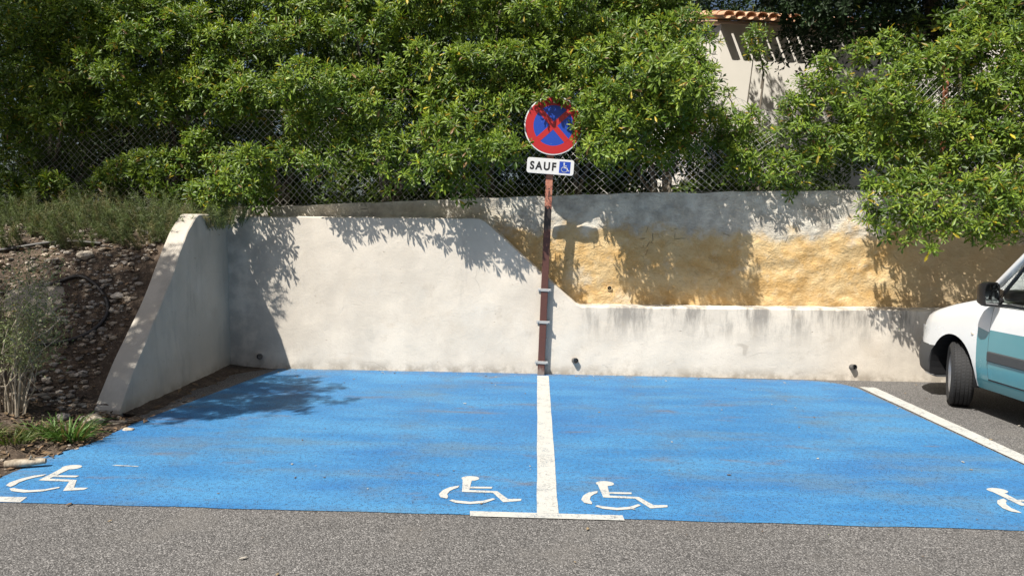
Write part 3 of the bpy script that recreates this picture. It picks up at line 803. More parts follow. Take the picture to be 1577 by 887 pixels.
# nine shrubs of one hedge, told apart by what they stand behind or beside
SHRUBS = [(-9.9, -5.35, 'dark shaded hedge shrub above the dry flowering bush'),
          (-5.35, -3.85, 'hedge shrub pierced by pale wire mesh above the feathery green plant'),
          (-3.85, -2.55, 'leafy hedge shrub directly above the meeting of wing wall and retaining wall'),
          (-2.55, -1.2, 'bright hedge shrub whose leaf shadows fall on the high cream wall'),
          (-1.2, -0.12, 'hedge shrub just on the wing wall side of the no stopping sign'),
          (-0.12, 1.1, 'hedge shrub that covers the upper rim of the no stopping sign'),
          (1.1, 2.2, 'tall hedge shrub standing between the sign and the house gable'),
          (2.2, 3.75, 'low topped hedge shrub in front of the house wall'),
          (3.75, 9.9, 'big hedge shrub hanging down over the wall above the van')]
for k, (xa, xb, lab) in enumerate(SHRUBS):
    rng = np.random.default_rng(100 + k)
    cl = [c for c in CLUMPS if xa <= c[0] < xb]
    xm = sum(c[0] for c in cl) / len(cl)
    sh = empty('hedge_shrub', (xm, 8.75, lerp_table(wt, xm) - 0.15))
    tag(sh, lab, 'shrub', 'shrubs of the hedge behind the wire fence')
    # a looser second layer of clumps behind the fence
    back = []
    for q in range(int(52 * (min(xb, 7.4) - max(xa, -7.2)))):
        bx = random.uniform(max(xa, -7.2), min(xb, 7.4)); bz = 1.85 + 3.4 * random.random() ** 1.35; by = random.uniform(8.9, 10.0)
        if 1.95 < bx < 3.75 and bz > 3.05: continue
        if 3.2 < bx < 4.9 and bz > 3.9: continue
        back.append((bx, by, bz, random.uniform(.24, .36)))
    p, a = clump_points(cl, 900, rng)
    if len(p):
        sz = rng.uniform(.062, .118, len(p))
        args = [rosette_leaves(p, a, sz, 13, GREEN, rng, 0.45, 0.022)]
        B = [np.concatenate(z) for z in zip(*args)]
        # a share of thin, small or dead leaves so that no two rosettes look alike
        odd = rng.uniform(0, 1, len(B[3])); B[3] = B[3] * np.where(odd < .25, rng.uniform(.45, .8, len(odd)), rng.uniform(.9, 1.2, len(odd)))
        B[1] = B[1] + rng.normal(0, .16, B[1].shape)
        B[5] = np.where((odd > .985)[:, None], np.array([[.20, .12, .05]]), B[5]) * rng.uniform(.75, 1.25, (len(odd), 1))
        B[0] = B[0] - np.array(sh.location)
        leaf_mesh('foliage', *B, M['leaf'], sh)
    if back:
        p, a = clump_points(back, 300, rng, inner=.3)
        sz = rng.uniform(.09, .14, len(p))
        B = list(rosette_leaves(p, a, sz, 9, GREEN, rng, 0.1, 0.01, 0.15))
        B[5] = B[5] * .75  # leaf colours darkened to paint in the shade inside the hedge
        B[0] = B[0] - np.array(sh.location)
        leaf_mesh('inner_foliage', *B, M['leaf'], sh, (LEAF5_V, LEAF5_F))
    foot = (0, 0, 0)
    L0 = Vector(sh.location)
    pick = random.sample(back, min(9, len(back)))
    stems(sh, foot, [Vector(c[:3]) - L0 for c in pick if c[2] > L0.z + .75 and abs(c[0] - L0.x) < 1.2], M['bark'])

# trees behind the hedge and at the sides
def tree(name, label, foot, trunk_h, crown, nclump, rc, dens, pal, seed, leaf=0.11, per=9, r0=0.14, group=None, shape=None, gap=0.0, mat='leaf_dull', young=.15):
    rng = np.random.default_rng(seed); random.seed(seed)
    t = empty(name, foot)
    tag(t, label, 'tree', group)
    (cx, cy, cz), (rx, ry, rz) = crown
    cl = []
    while len(cl) < nclump:
        d = unit(rng.normal(0, 1, 3)) * rng.uniform(.25, 1) ** .5
        p = np.array([cx, cy, cz]) + d * np.array([rx, ry, rz])
        if shape and not shape(*p): continue
        cl.append((p[0], p[1], p[2], rng.uniform(.75, 1.25) * rc))
    p, a = clump_points(cl, dens, rng, front=.2, inner=.3)
    sz = rng.uniform(.8, 1.2, len(p)) * leaf
    B = list(rosette_leaves(p, a, sz, per, pal, rng, young, 0.004, 0.18))
    B[0] = B[0] - np.array(foot)
    leaf_mesh('crown', *B, M[mat], t, (LEAF5_V, LEAF5_F))
    top = Vector((cx, cy, cz)) - Vector(foot)
    pts = [Vector((0, 0, -0.1)).lerp(top, q / 8) + Vector((.10 * fbm(q * .4, seed, 0), .10 * fbm(q * .4, seed, 4), 0)) * min(q, 3) for q in range(9)]
    MB().tube(pts, [r0 * (1 - .75 * q / 8) * (1.25 if q == 0 else 1) for q in range(9)], 10).build('trunk', M['bark'], t, smooth=60)
    for c in random.sample(cl, min(9, len(cl))):
        e = Vector(c[:3]) - Vector(foot)
        s = pts[random.randint(4, 7)]
        q = [s.lerp(e, i / 5) + Vector((0, 0, .12 * math.sin(i / 5 * math.pi))) for i in range(6)]
        MB().tube(q, [r0 * .4 * (1 - .8 * i / 5) for i in range(6)], 6).build('limb', M['bark'], t, smooth=60)
    return t
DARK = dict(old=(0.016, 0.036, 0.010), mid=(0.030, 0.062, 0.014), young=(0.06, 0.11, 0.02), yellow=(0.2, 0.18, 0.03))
def not_house(x, y, z): return True
for i, (x, y, lab) in enumerate([(-7.6, 11.6, 'dark tree behind the hedge above the dry flowering bush'), (-4.6, 11.9, 'dark tree behind the hedge above the wing wall'),
                                 (-1.6, 11.5, 'dark tree behind the hedge above the high cream wall'), (0.9, 11.8, 'dark tree behind the hedge right above the sign')]):
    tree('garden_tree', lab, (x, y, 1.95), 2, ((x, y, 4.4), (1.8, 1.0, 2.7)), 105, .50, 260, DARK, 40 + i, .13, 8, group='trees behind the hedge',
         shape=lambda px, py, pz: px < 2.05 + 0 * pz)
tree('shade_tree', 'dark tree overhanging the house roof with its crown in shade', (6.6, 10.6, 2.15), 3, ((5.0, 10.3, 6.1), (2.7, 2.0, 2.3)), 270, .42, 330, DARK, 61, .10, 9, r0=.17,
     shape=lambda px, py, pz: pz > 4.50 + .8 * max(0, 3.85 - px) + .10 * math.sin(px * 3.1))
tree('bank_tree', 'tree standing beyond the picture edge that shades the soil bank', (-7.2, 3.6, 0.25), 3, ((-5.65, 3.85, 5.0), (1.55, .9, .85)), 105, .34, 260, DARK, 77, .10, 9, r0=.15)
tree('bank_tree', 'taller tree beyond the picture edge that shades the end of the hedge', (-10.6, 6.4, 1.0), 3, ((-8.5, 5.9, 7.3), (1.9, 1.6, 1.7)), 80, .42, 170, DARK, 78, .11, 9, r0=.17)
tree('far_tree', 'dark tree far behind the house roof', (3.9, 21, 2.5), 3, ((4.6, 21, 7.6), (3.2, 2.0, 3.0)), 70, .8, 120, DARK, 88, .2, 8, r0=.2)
random.seed(21)

# slim sapling with bare branches in front of the house wall
sap = empty('sapling', (2.72, 9.1, 2.15))
tag(sap, 'slim sapling with a leafy top in front of the pale house wall', 'sapling')
mb = MB()
mb.tube([(0, 0, -.1), (.02, 0, .5), (-.01, .01, 1.0), (.03, 0, 1.42)], [.026, .022, .018, .010], 8)
mb.build('trunk', M['bark'], sap, smooth=60)
tips = [((0, 0, .95), (-.30, -.05, 1.02), (-.42, -.06, 1.2)), ((-.01, 0, 1.0), (-.16, 0, 1.12), (-.10, 0, 1.75)), ((0, 0, 1.3), (.02, 0, 1.5), (-.06, 0, 1.9)), ((0, 0, .7), (-.25, 0, .85), (-.5, 0, 1.0)), ((-.3, -.05, 1.02), (-.42, 0, 0.9), (-.55, 0, .95))]
for t in tips:
    MB().tube(t, [.012, .009, .005], 6).build('branch', M['bark'], sap, smooth=60)
rng = np.random.default_rng(5)
cl = [(-.10, 0, 1.75, .12), (-.06, -.05, 1.95, .13), (-.18, 0, 1.9, .09), (-.42, -.05, 1.25, .07), (-.55, 0, 1.0, .08), (-.45, 0, .85, .07), (.02, 0, 1.55, .05)]
p, a = clump_points(cl, 1300, rng)
B = list(rosette_leaves(p, a, rng.uniform(.07, .1, len(p)), 9, GREEN, rng, .3, .05))
leaf_mesh('crown', *B, M['leaf'], sap)

# ------------------------------------------------------------------ chain-link fence
fence = empty('wire_fence', (0, 8.56, 0))
tag(fence, 'sagging grey chain-link fence on top of the old wall, overgrown by the hedge', 'fence')
def fence_pt(x, h):
    """h: 0 at the wall top .. 1.2 at the fence top"""
    zb = lerp_table(wt, x) + 0.01
    sag = 0.10 * fbm(x * .9, 3.0, 1.0) + (0.16 if x > 3.9 else 0) * min(1, (x - 3.9) / .8)
    if -4.6 < x < -3.6: sag -= 0.12 * math.sin((x + 4.6) * math.pi)
    if 2.2 < x < 3.9: sag -= .30 * math.sin((x - 2.2) / 1.7 * math.pi)
    top = 1.13 + sag
    hh = h / 1.2 * top
    y = 0.10 * fbm(x * .8, h * 1.2, 6.0) + .05 * fbm(x * 2.3, h * 2.2, 2.0) - 0.10 * (h / 1.2) ** 2 * (0.5 + fbm(x * .6, 1, 3))
    return Vector((x + .05 * fbm(x * 1.5, h * 2, 9.0), y, zb + hh))
CELL = 0.085
me_v, me_f = [], []
mb = MB()
def wire(x0, sgn):
    pts = []
    n = 14
    for k in range(n + 1):
        h = 1.2 * k / n
        x = x0 + sgn * h * 0.93
        if x < -8.0 or x > 7.6: continue
        p = fence_pt(x, h); p.y += sgn * .0022
        pts.append(p)
    if len(pts) > 1: mb.tube(pts, .0027, 3, cap=False)
x = -9.4
while x < 9:
    wire(x, 1); wire(x, -1); x += CELL
mb.build('wire_mesh', M['wire'], fence)
for h, nm in ((0.0, 'bottom_wire'), (1.2, 'top_wire')):
    MB().tube([fence_pt(-8 + 15.6 * k / 160, h) + Vector((0, -.004, 0)) for k in range(161)], .0024, 4).build(nm, M['wire'], fence)
M['rust_post'] = plain('rust_red_steel', (0.36, 0.13, 0.065), 0.75, 0.0, 0.35, 40, 0.3)
for x, h, y in [(4.66, 1.42, -.03)]:
    zb = lerp_table(wt, x)
    m = MB()
    # steel angle post
    L = [(-.02, 0), (.02, 0), (.02, .006), (-.014, .006), (-.014, .04), (-.02, .04)]
    m.prism(L, zb - .1, zb + h, 'z')
    o = m.build('fence_post', M['rust_post'], fence)
    o.location = (x, y, 0)

# ------------------------------------------------------------------ house
house = empty('house', (3.15, 13.0, 2.0), rad(9))
tag(house, 'pale rendered house with terracotta tile roof partly hidden by trees', 'house')
M['hwall'] = plain('house_render', (0.76, 0.72, 0.64), 0.9, 0, .05, 3, .2)
def mat_tile():
    n = NT('terracotta')
    g = n.t.nodes.new('ShaderNodeObjectInfo')
    c = n.mix(g.outputs['Random'], (0.46, 0.25, 0.14), (0.64, 0.43, 0.28))
    c = n.mix(n.range(n.noise(9, 6, .7), .42, .7, 0, .6), c, (0.30, 0.22, 0.16))
    n.set(Base_Color=c, Roughness=.9).normal(n.bump(n.noise(40, 4), .4, .004))
    return n.mat
M['tile'] = mat_tile()
EZ = 3.46
wb = MB(); wb.box((4.5, 3.0, EZ / 2 - .3), (9.0, 6.0, EZ + .5)); wb.build('wall', M['hwall'], house)
roof = MB()
roof.add([(-.12, -.02, EZ + .0), (9.1, -.02, EZ + .0), (9.1, 3.2, EZ + .96), (-.12, 3.2, EZ + .96), (-.12, -.02, EZ - .02), (9.1, -.02, EZ - .02), (9.1, 3.2, EZ + .92), (-.12, 3.2, EZ + .92)],
         [(0, 1, 2, 3), (7, 6, 5, 4), (0, 4, 5, 1), (1, 5, 6, 2), (2, 6, 7, 3), (3, 7, 4, 0)])
roof_o = roof.build('roof', M['tile'], house)
def tile_mesh(convex):
    m = MB(); n = 7; Lt = .42
    vs, fs = [], []
    for j, (yy, r) in enumerate(((0, .098 if convex else .078), (Lt, .078 if convex else .092))):
        for sh in (0, .012):
            for k in range(n + 1):
                th = math.pi * k / n
                rr = r - sh
                vs.append((rr * math.cos(th), yy, (rr * math.sin(th)) * (.8 if convex else -.62)))
    c = n + 1
    for k in range(n):
        fs += [(k, k + 1, 2 * c + k + 1, 2 * c + k), (c + k + 1, c + k, 3 * c + k, 3 * c + k + 1), (k + 1, k, c + k, c + k + 1), (2 * c + k, 2 * c + k + 1, 3 * c + k + 1, 3 * c + k)]
    fs += [(0, 2 * c, 3 * c, c), (n, c + n, 3 * c + n, 2 * c + n)]
    m.add(vs, fs)
    return m
proto = {}
for cv in (0, 1):
    o = tile_mesh(cv).build('roof_tile', M['tile'], roof_o, smooth=50)
    proto[cv] = o
first = {0: True, 1: True}
slope = math.atan2(.96, 3.22)
for row in range(5):
    for col in range(24):
        for cv in (0, 1):
            x = -.02 + col * .205 + (.1025 if cv else 0)
            d = row * .34 + (-.33 if not cv else -.15)
            o = proto[cv] if first[cv] else proto[cv].copy()
            if not first[cv]: COL.objects.link(o)
            first[cv] = False
            o.location = (x + random.uniform(-.006, .006), d * math.cos(slope), EZ + d * math.sin(slope) + (.105 if cv else .085) + row * .004)
            o.rotation_euler = (slope + random.uniform(-.02, .02), 0, random.uniform(-.03, .03))

# ------------------------------------------------------------------ no-stopping sign
M['post'] = None
n = NT('brown_painted_steel')
x_, y_, z_ = n.xyz()
lim = n.math('ADD', z_, n.math('MULTIPLY', n.math('SUBTRACT', n.noise(28, 4, .6, n.mapping((1, 1, .35))), .5), .16))
c = n.mix(n.noise(30, 5), (0.070, 0.026, 0.020), (0.105, 0.042, 0.032))
c = n.mix(n.range(lim, 1.655, 1.675), c, (0.022, 0.016, 0.015))
pk = n.mix(n.range(n.noise(22, 5), .42, .55), (0.33, 0.115, 0.075), (0.40, 0.17, 0.11))
pk = n.mix(n.range(n.noise(17, 5, .7), .61, .64), pk, (0.05, 0.025, 0.02))
c = n.mix(n.range(lim, 1.895, 1.905), c, pk)
c = n.mix(n.range(lim, .10, .04), c, (0.19, 0.15, 0.13))
n.set(Base_Color=c, Roughness=.5)
M['post'] = n.mat
M['zinc'] = plain('zinc_strap', (0.44, 0.44, 0.43), .45, .4, .2)
M['sign_white'] = plain('sign_white', (0.60, 0.60, 0.60), .35, 0, .06, 14)
def mat_sign(name, c, spot=(0.55, 0.2, 0.2)):
    n = NT(name)
    b = n.mix(n.noise(6, 4), tuple(x * .85 for x in c), c)
    b = n.mix(n.range(n.noise(42, 3), .70, .74, 0, .5), b, spot)
    n.set(Base_Color=b, Roughness=.38)
    return n.mat
M['sign_red'] = mat_sign('sign_red', (0.42, 0.018, 0.020))
M['sign_blue'] = mat_sign('sign_blue', (0.012, 0.055, 0.36), (0.10, 0.16, 0.42))
M['sign_black'] = plain('sign_black', (0.015, 0.015, 0.017), .4)
M['sign_back'] = plain('sign_aluminium', (0.45, 0.45, 0.45), .5, .5)
sign = empty('no_stopping_sign', (0.047, 8.088, 0.0))
tag(sign, 'round red and blue no stopping sign on a leaning brown post at the wall', 'sign')
sign.rotation_euler = (0, rad(1.5), 0)
m = MB(); m.box((0, 0, 1.47), (.080, .05, 2.98)); m.build('post', M['post'], sign, bevel=.006)
for z in (.975, .61, .15):
    m = MB()
    m.box((0, -.030, z), (.150, .008, .032)); m.box((0, .045, z), (.150, .008, .032))
    for s in (-1, 1):
        m.tube([(s * .058, -.045, z), (s * .058, .06, z)], .008, 8)
        m.box((s * .058, .007, z), (.010, .07, .026))
    m.build('wall_strap', M['zinc'], sign, bevel=.002)
def disc(r, y0, y1, nseg=64): return [(r * math.cos(2 * math.pi * k / nseg), r * math.sin(2 * math.pi * k / nseg)) for k in range(nseg)]
disc_o = MB().prism(disc(.325, 0, 0), -.006, .006, 'y').build('sign_disc', [M['sign_white']], sign, bevel=.004)
disc_o.location = (.020, -.052, 2.805); disc_o.rotation_euler = (0, rad(1.8), 0)
def flat(name, polys, y, mat, parent):
    mb = MB()
    for p in polys:
        mb.add([(a, y, b) for a, b in p], [tuple(range(len(p)))])
    me_o = mb.build(name, mat, parent)
    return me_o
def ring(r0, r1, nseg=64):
    out = []
    for k in range(nseg):
        a, b = 2 * math.pi * k / nseg, 2 * math.pi * (k + 1) / nseg
        out.append([(r0 * math.cos(a), r0 * math.sin(a)), (r1 * math.cos(a), r1 * math.sin(a)), (r1 * math.cos(b), r1 * math.sin(b)), (r0 * math.cos(b), r0 * math.sin(b))])
    return out
flat('red_ring', ring(.222, .311), -.0075, M['sign_red'], disc_o)
flat('blue_field', [disc(.223, 0, 0)], -.0068, M['sign_blue'], disc_o)
bars = []
for sgn in (1, -1):
    ca = math.sqrt(.5); w = .030
    d = (ca, ca * sgn); q = (-ca * sgn * w, ca * w)
    l = .226
    bars.append([(d[0] * l + q[0], d[1] * l + q[1]), (-d[0] * l + q[0], -d[1] * l + q[1]), (-d[0] * l - q[0], -d[1] * l - q[1]), (d[0] * l - q[0], d[1] * l - q[1])])
flat('cross_bar', [bars[0]], -.0082, M['sign_red'], disc_o)
flat('cross_bar', [bars[1]], -.0088, M['sign_red'], disc_o)
# supplementary plate: SAUF + wheelchair pictogram
def rrect(w, h, r, n=6):
    out = []
    for cx, cy, a0 in ((w - r, h - r, 0), (-w + r, h - r, 90), (-w + r, -h + r, 180), (w - r, -h + r, 270)):
        for k in range(n + 1):
            a = rad(a0 + 90 * k / n); out.append((cx + r * math.cos(a), cy + r * math.sin(a)))
    return out
plate = MB().prism(rrect(.262, .086, .028), -.005, .005, 'y').build('sign_plate', M['sign_white'], sign, bevel=.003)
plate.location = (.006, -.055, 2.355); plate.rotation_euler = (0, rad(2.2), 0)
cu = bpy.data.curves.new('lettering', 'FONT')
cu.body = 'SAUF'; cu.size = .148; cu.offset = .006; cu.space_character = 1.32; cu.align_x = 'LEFT'; cu.align_y = 'CENTER'
tmp = bpy.data.objects.new('lettering_source', cu); COL.objects.link(tmp)
dg = bpy.context.evaluated_depsgraph_get()
me = bpy.data.meshes.new_from_object(tmp.evaluated_get(dg))
bpy.data.objects.remove(tmp)
xs_ = [v.co.x for v in me.vertices]; ys_ = [v.co.y for v in me.vertices]
x0, x1 = min(xs_), max(xs_); ymid = (min(ys_) + max(ys_)) / 2; yh = max(ys_) - min(ys_)
for v in me.vertices:
    v.co = Vector((-.228 + (v.co.x - x0) / (x1 - x0) * .292, -.0062, (v.co.y - ymid) / yh * .094))
link_mesh('lettering', me, M['sign_black'], plate)
flat('blue_square', [[(.100 - .002, -.064), (.222, -.064), (.222, .064), (.098, .064)]], -.0062, M['sign_blue'], plate)
def thick(pts, w):
    out = []
    for (a, b), (c, d) in zip(pts, pts[1:]):
        l = math.hypot(c - a, d - b); nx, ny = -(d - b) / l * w / 2, (c - a) / l * w / 2
        ex, ey = (c - a) / l * w * .3, (d - b) / l * w * .3
        out.append([(a + nx - ex, b + ny - ey), (c + nx + ex, d + ny + ey), (c - nx + ex, d - ny + ey), (a - nx - ex, b - ny - ey)])
    return out
S = 1 / 1000
icon = [[(.150 + 8.5 * S * math.cos(k * math.pi / 8), .044 + 8.5 * S * math.sin(k * math.pi / 8)) for k in range(16)]]
icon += thick([(.150, .034), (.152, -.004), (.182, -.004), (.196, -.034), (.208, -.034)], .0105)
icon += thick([(.151, .016), (.178, .016)], .008)
icon += thick([(.158 + .034 * math.cos(rad(a)), -.022 + .030 * math.sin(rad(a))) for a in range(128, 352, 16)], .008)
flat('wheelchair_pictogram', icon, -.0070, M['sign_white'], plate)
m = MB(); m.box((.0, -.035, 2.355), (.14, .012, .03)); m.box((.0, -.035, 2.70), (.2, .012, .03)); m.box((0, -.035, 2.92), (.2, .012, .03))
m.build('sign_bracket', M['sign_back'], sign)

# ------------------------------------------------------------------ things on the soil bank
def stone_template(seed):
    bm = bmesh.new(); bmesh.ops.create_icosphere(bm, subdivisions=1, radius=1)
    r = random.Random(seed)
    for v in bm.verts: v.co *= r.uniform(.7, 1.15); v.co.z *= .6
    bm.verts.ensure_lookup_table()
    V = np.array([v.co[:] for v in bm.verts]); Fc = np.array([[v.index for v in f.verts] for f in bm.faces]); bm.free()
    return V, Fc
ST = [stone_template(s) for s in range(5)]
def scatter_mesh(name, tpl, places, mat, cols):
    V = np.concatenate([p for p in places]); k = len(tpl[0][0])
    F = np.concatenate([t[1] + i * k for i, t in enumerate(tpl)])
    me = bpy.data.meshes.new(name); me.from_pydata(V.tolist(), [], F.tolist())
    at = me.attributes.new('col', 'FLOAT_COLOR', 'POINT')
    C = np.concatenate([np.repeat(cols, k, axis=0), np.ones((len(cols) * k, 1))], axis=1).astype(np.float32)
    at.data.foreach_set('color', C.ravel())
    return link_mesh(name, me, mat)
def rand_bank(ymin=4.0, ymax=8.4, spread=2.8):
    y = random.uniform(ymin, ymax)
    x = lerp_table(edge_t, y) - random.uniform(0.02, spread) - (.18 if y > 5.7 else 0)
    return x, y, bank_z(x, y)
tp, pl, cc = [], [], []
for i in range(6500):
    x, y, z = rand_bank(4.0 if i % 4 == 0 else 5.5)
    V, Fc = random.choice(ST)
    s = (.007 + .034 * random.random() ** 3.0) * (.45 if y < 5.4 else 1.0)
    a = random.uniform(0, 6.3); ca, sa = math.cos(a), math.sin(a)
    sx, sy = s * random.uniform(.8, 1.5), s
    P = np.stack([V[:, 0] * sx * ca - V[:, 1] * sy * sa + x, V[:, 0] * sx * sa + V[:, 1] * sy * ca + y, V[:, 2] * s + z + s * .2], 1)
    tp.append((V, Fc)); pl.append(P)
    g = random.random()
    base = np.array((0.42, 0.35, 0.27)) if g < .5 else (np.array((0.25, 0.22, 0.19)) if g < .8 else np.array((0.56, 0.50, 0.42)))
    cc.append(base * random.uniform(.6, 1.1))
o = scatter_mesh('gravel', tp, pl, M['stone'], np.array(cc))
tag(o, 'loose pale stones and rubble covering the soil bank', kind='stuff')
# dead leaves
n_ = 5200
B = []
for i in range(n_):
    x, y, z = rand_bank(3.9, 8.4, 2.4); B.append((x, y, z + .012))
for i in range(70):
    y = random.uniform(5.2, 8.1); B.append((wing_x(max(y, 5.7)) + random.uniform(.02, .30), y, .016))
B = np.array(B); n_ = len(B)
rg = np.random.default_rng(3)
d = unit(np.stack([rg.normal(0, 1, n_), rg.normal(0, 1, n_), rg.normal(0, .25, n_)], 1))
nr = unit(np.stack([rg.normal(0, .35, n_), rg.normal(0, .35, n_), np.ones(n_)], 1))
L = rg.uniform(.03, .085, n_)
cs = np.array((0.20, 0.125, 0.07)) * rg.uniform(.2, 1.25, (n_, 1)) + np.array((.03, .02, .0)) * rg.uniform(0, 1, (n_, 1))
o = leaf_mesh('leaf_litter', B, d, nr, L, L * .22, cs, M['litter'], None, (LEAF5_V, LEAF5_F))
tag(o, 'dry brown leaf litter on the soil bank', kind='stuff')
# small bits blown over the paint and the asphalt
tp, pl, cc = [], [], []
for i in range(240):
    x = random.uniform(-3.2, 4.5); y = random.uniform(3.0, 8.1) if i % 3 else random.uniform(7.85, 8.12)
    V, Fc = random.choice(ST); s = .003 + .008 * random.random() ** 3
    a = random.uniform(0, 6.3); ca, sa = math.cos(a), math.sin(a); sx = s * random.uniform(.8, 2.4)
    tp.append((V, Fc)); pl.append(np.stack([V[:, 0] * sx * ca - V[:, 1] * s * sa + x, V[:, 0] * sx * sa + V[:, 1] * s * ca + y, V[:, 2] * s * .7 + .010], 1))
    cc.append(np.array(random.choice([(.45, .42, .36), (.16, .11, .07), (.10, .07, .05), (.3, .22, .12)])))
o = scatter_mesh('debris', tp, pl, M['stone'], np.array(cc))
tag(o, 'tiny stones and plant scraps scattered over the painted bays', kind='stuff')
# single rocks that can be told apart
def rock(x, y, r, lab, sq=(1.2, .9, .62), col=(0.46, 0.40, 0.32), lift=0.0):
    bm = bmesh.new(); bmesh.ops.create_icosphere(bm, subdivisions=3, radius=1)
    for v in bm.verts:
        nn = v.co.copy()
        v.co *= 1 + .34 * fbm(nn.x * 1.1 + x * 3, nn.y * 1.1 + y * 3, nn.z * 1.1) + .06 * fbm(nn.x * 4, nn.y * 4, nn.z * 4)
        v.co = Vector((v.co.x * sq[0] * r, v.co.y * sq[1] * r, v.co.z * sq[2] * r))
    me = bpy.data.meshes.new('rock'); bm.to_mesh(me); bm.free()
    at = me.attributes.new('col', 'FLOAT_COLOR', 'POINT')
    at.data.foreach_set('color', np.tile(np.array((*col, 1.0), dtype=np.float32), len(me.vertices)))
    smooth_by_angle(me, 30)
    o = link_mesh('rock', me, M['stone'])
    o.location = (x, y, max(0, bank_z(x, y)) + r * sq[2] * .35 + lift); o.rotation_euler = (0, 0, x * 7)
    tag(o, lab, 'rock', 'single rocks on the soil bank')
rock(-3.50, 5.42, .075, 'pale rock lying at the foot of the wing wall end')
rock(-3.18, 5.38, .032, 'small flat rock at the edge of the blue paint', (1.5, .9, .5))
rock(-3.68, 5.35, .05, 'grey rock behind the grass tuft', col=(.34, .31, .27))
rock(-4.55, 7.0, .075, 'cream rock on the sunny part of the bank', col=(.56, .49, .39))
rock(-4.05, 6.72, .055, 'round pale rock close to the sloping wing wall', col=(.56, .50, .42))
rock(-4.9, 6.5, .07, 'ochre rock inside the loop of hose', col=(.46, .37, .26))
# a broken concrete slab half buried in the bank
def slab_pt(u, v):
    return None
m = MB(); m.prism([(-.26, -.16), (.17, -.20), (.24, .0), (.16, .17), (-.12, .20), (-.30, .05)], -.05, .02, 'z')
o = m.build('concrete_slab', plain('old_concrete', (0.27, 0.235, 0.19), .95, 0, .2, 8, .5), bevel=.01)
o.location = (-4.75, 6.62, bank_z(-4.75, 6.62) + .02); o.rotation_euler = (rad(44), rad(3), .15)
tag(o, 'flat broken concrete slab half buried in the sunny bank', 'slab')
# black irrigation hoses
def hose(pts, r, lab):
    P = []
    ctrl = [Vector((x, y, bank_z(x, y) + dz)) for x, y, dz in pts]
    for i in range(len(ctrl) - 1):
        p0, p1, p2, p3 = ctrl[max(i - 1, 0)], ctrl[i], ctrl[i + 1], ctrl[min(i + 2, len(ctrl) - 1)]
        for k in range(7):
            t = k / 7
            P.append(.5 * ((2 * p1) + (p2 - p0) * t + (2 * p0 - 5 * p1 + 4 * p2 - p3) * t * t + (3 * p1 - p0 - 3 * p2 + p3) * t ** 3))
    P.append(ctrl[-1])
    P = [Vector((p.x, p.y, max(p.z, bank_z(p.x, p.y) + r * .8))) for p in P]
    o = MB().tube(P, r, 7).build('irrigation_hose', M['hose'], smooth=60)
    tag(o, lab, 'hose', 'black hoses on the soil bank')
hose([(-6.2, 6.9, .03), (-5.5, 6.95, .03), (-4.9, 7.10, .05), (-4.45, 7.12, .03)], .020, 'straight black hose across the top of the bank')
hose([(-5.4, 6.55, .02), (-4.8, 6.72, .03), (-4.45, 6.80, .04), (-4.12, 6.66, .03), (-4.06, 6.45, .03), (-4.3, 6.27, .03), (-4.9, 6.2, .02), (-5.5, 6.12, .02)], .018, 'looping black hose on the middle of the bank')
hose([(-4.35, 7.45, .02), (-4.1, 7.32, .03), (-3.92, 7.2, .02)], .014, 'short thin hose near the top of the wing wall')
# weathered stick at the edge of the paint
st = empty('log', (-3.30, 4.42, .035)); st.scale = (.8, .8, .8)
tag(st, 'short weathered log lying at the edge of the blue paint', 'log')
pts = [Vector((-.13, -.045, 0)), Vector((-.06, -.02, .006)), Vector((.02, .01, .004)), Vector((.09, .035, .008)), Vector((.14, .05, .01))]
MB().tube(pts, [.030, .034, .030, .027, .022], 9).build('wood', M['drywood'], st, smooth=60)
MB().tube([(.02, .01, .02), (.05, .0, .05), (.06, -.01, .07)], [.010, .007, .004], 6).build('branch_stub', M['drywood'], st, smooth=60)

# ------------------------------------------------------------------ plants on the bank
def blades(name, base, d, L, W, col, mat, parent, seg=3, bend=.35):
    """thin curved strips"""
    n = len(base); d = unit(d)
    side = unit(np.cross(d, RNG.normal(0, 1, (n, 3))))
    g = np.array([0, 0, -1.])
    P = []
    for k in range(seg + 1):
        t = k / seg
        c = base + d * (L * t)[:, None] + g * (bend * L * t * t)[:, None]
        w = (W * (1 - t) ** .7)[:, None]
        P += [c - side * w, c + side * w]
    P = np.stack(P, 1)
    k2 = 2 * (seg + 1)
    Fq = np.array([(2 * k, 2 * k + 1, 2 * k + 3, 2 * k + 2) for k in range(seg)])
    F = (Fq[None] + (np.arange(n) * k2)[:, None, None]).reshape(-1, 4).astype(np.int32)
    P = P.reshape(-1, 3).astype(np.float32)
    me = bpy.data.meshes.new(name)
    me.vertices.add(len(P)); me.vertices.foreach_set('co', P.ravel())
    me.loops.add(F.size); me.loops.foreach_set('vertex_index', F.ravel())
    me.polygons.add(len(F)); me.polygons.foreach_set('loop_start', np.arange(0, F.size, 4, dtype=np.int32))
    me.update(calc_edges=True)
    at = me.attributes.new('col', 'FLOAT_COLOR', 'POINT')
    C = np.concatenate([np.repeat(col, k2, axis=0), np.ones((n * k2, 1))], axis=1).astype(np.float32)
    at.data.foreach_set('color', C.ravel())
    me.shade_smooth()
    return link_mesh(name, me, mat, parent)
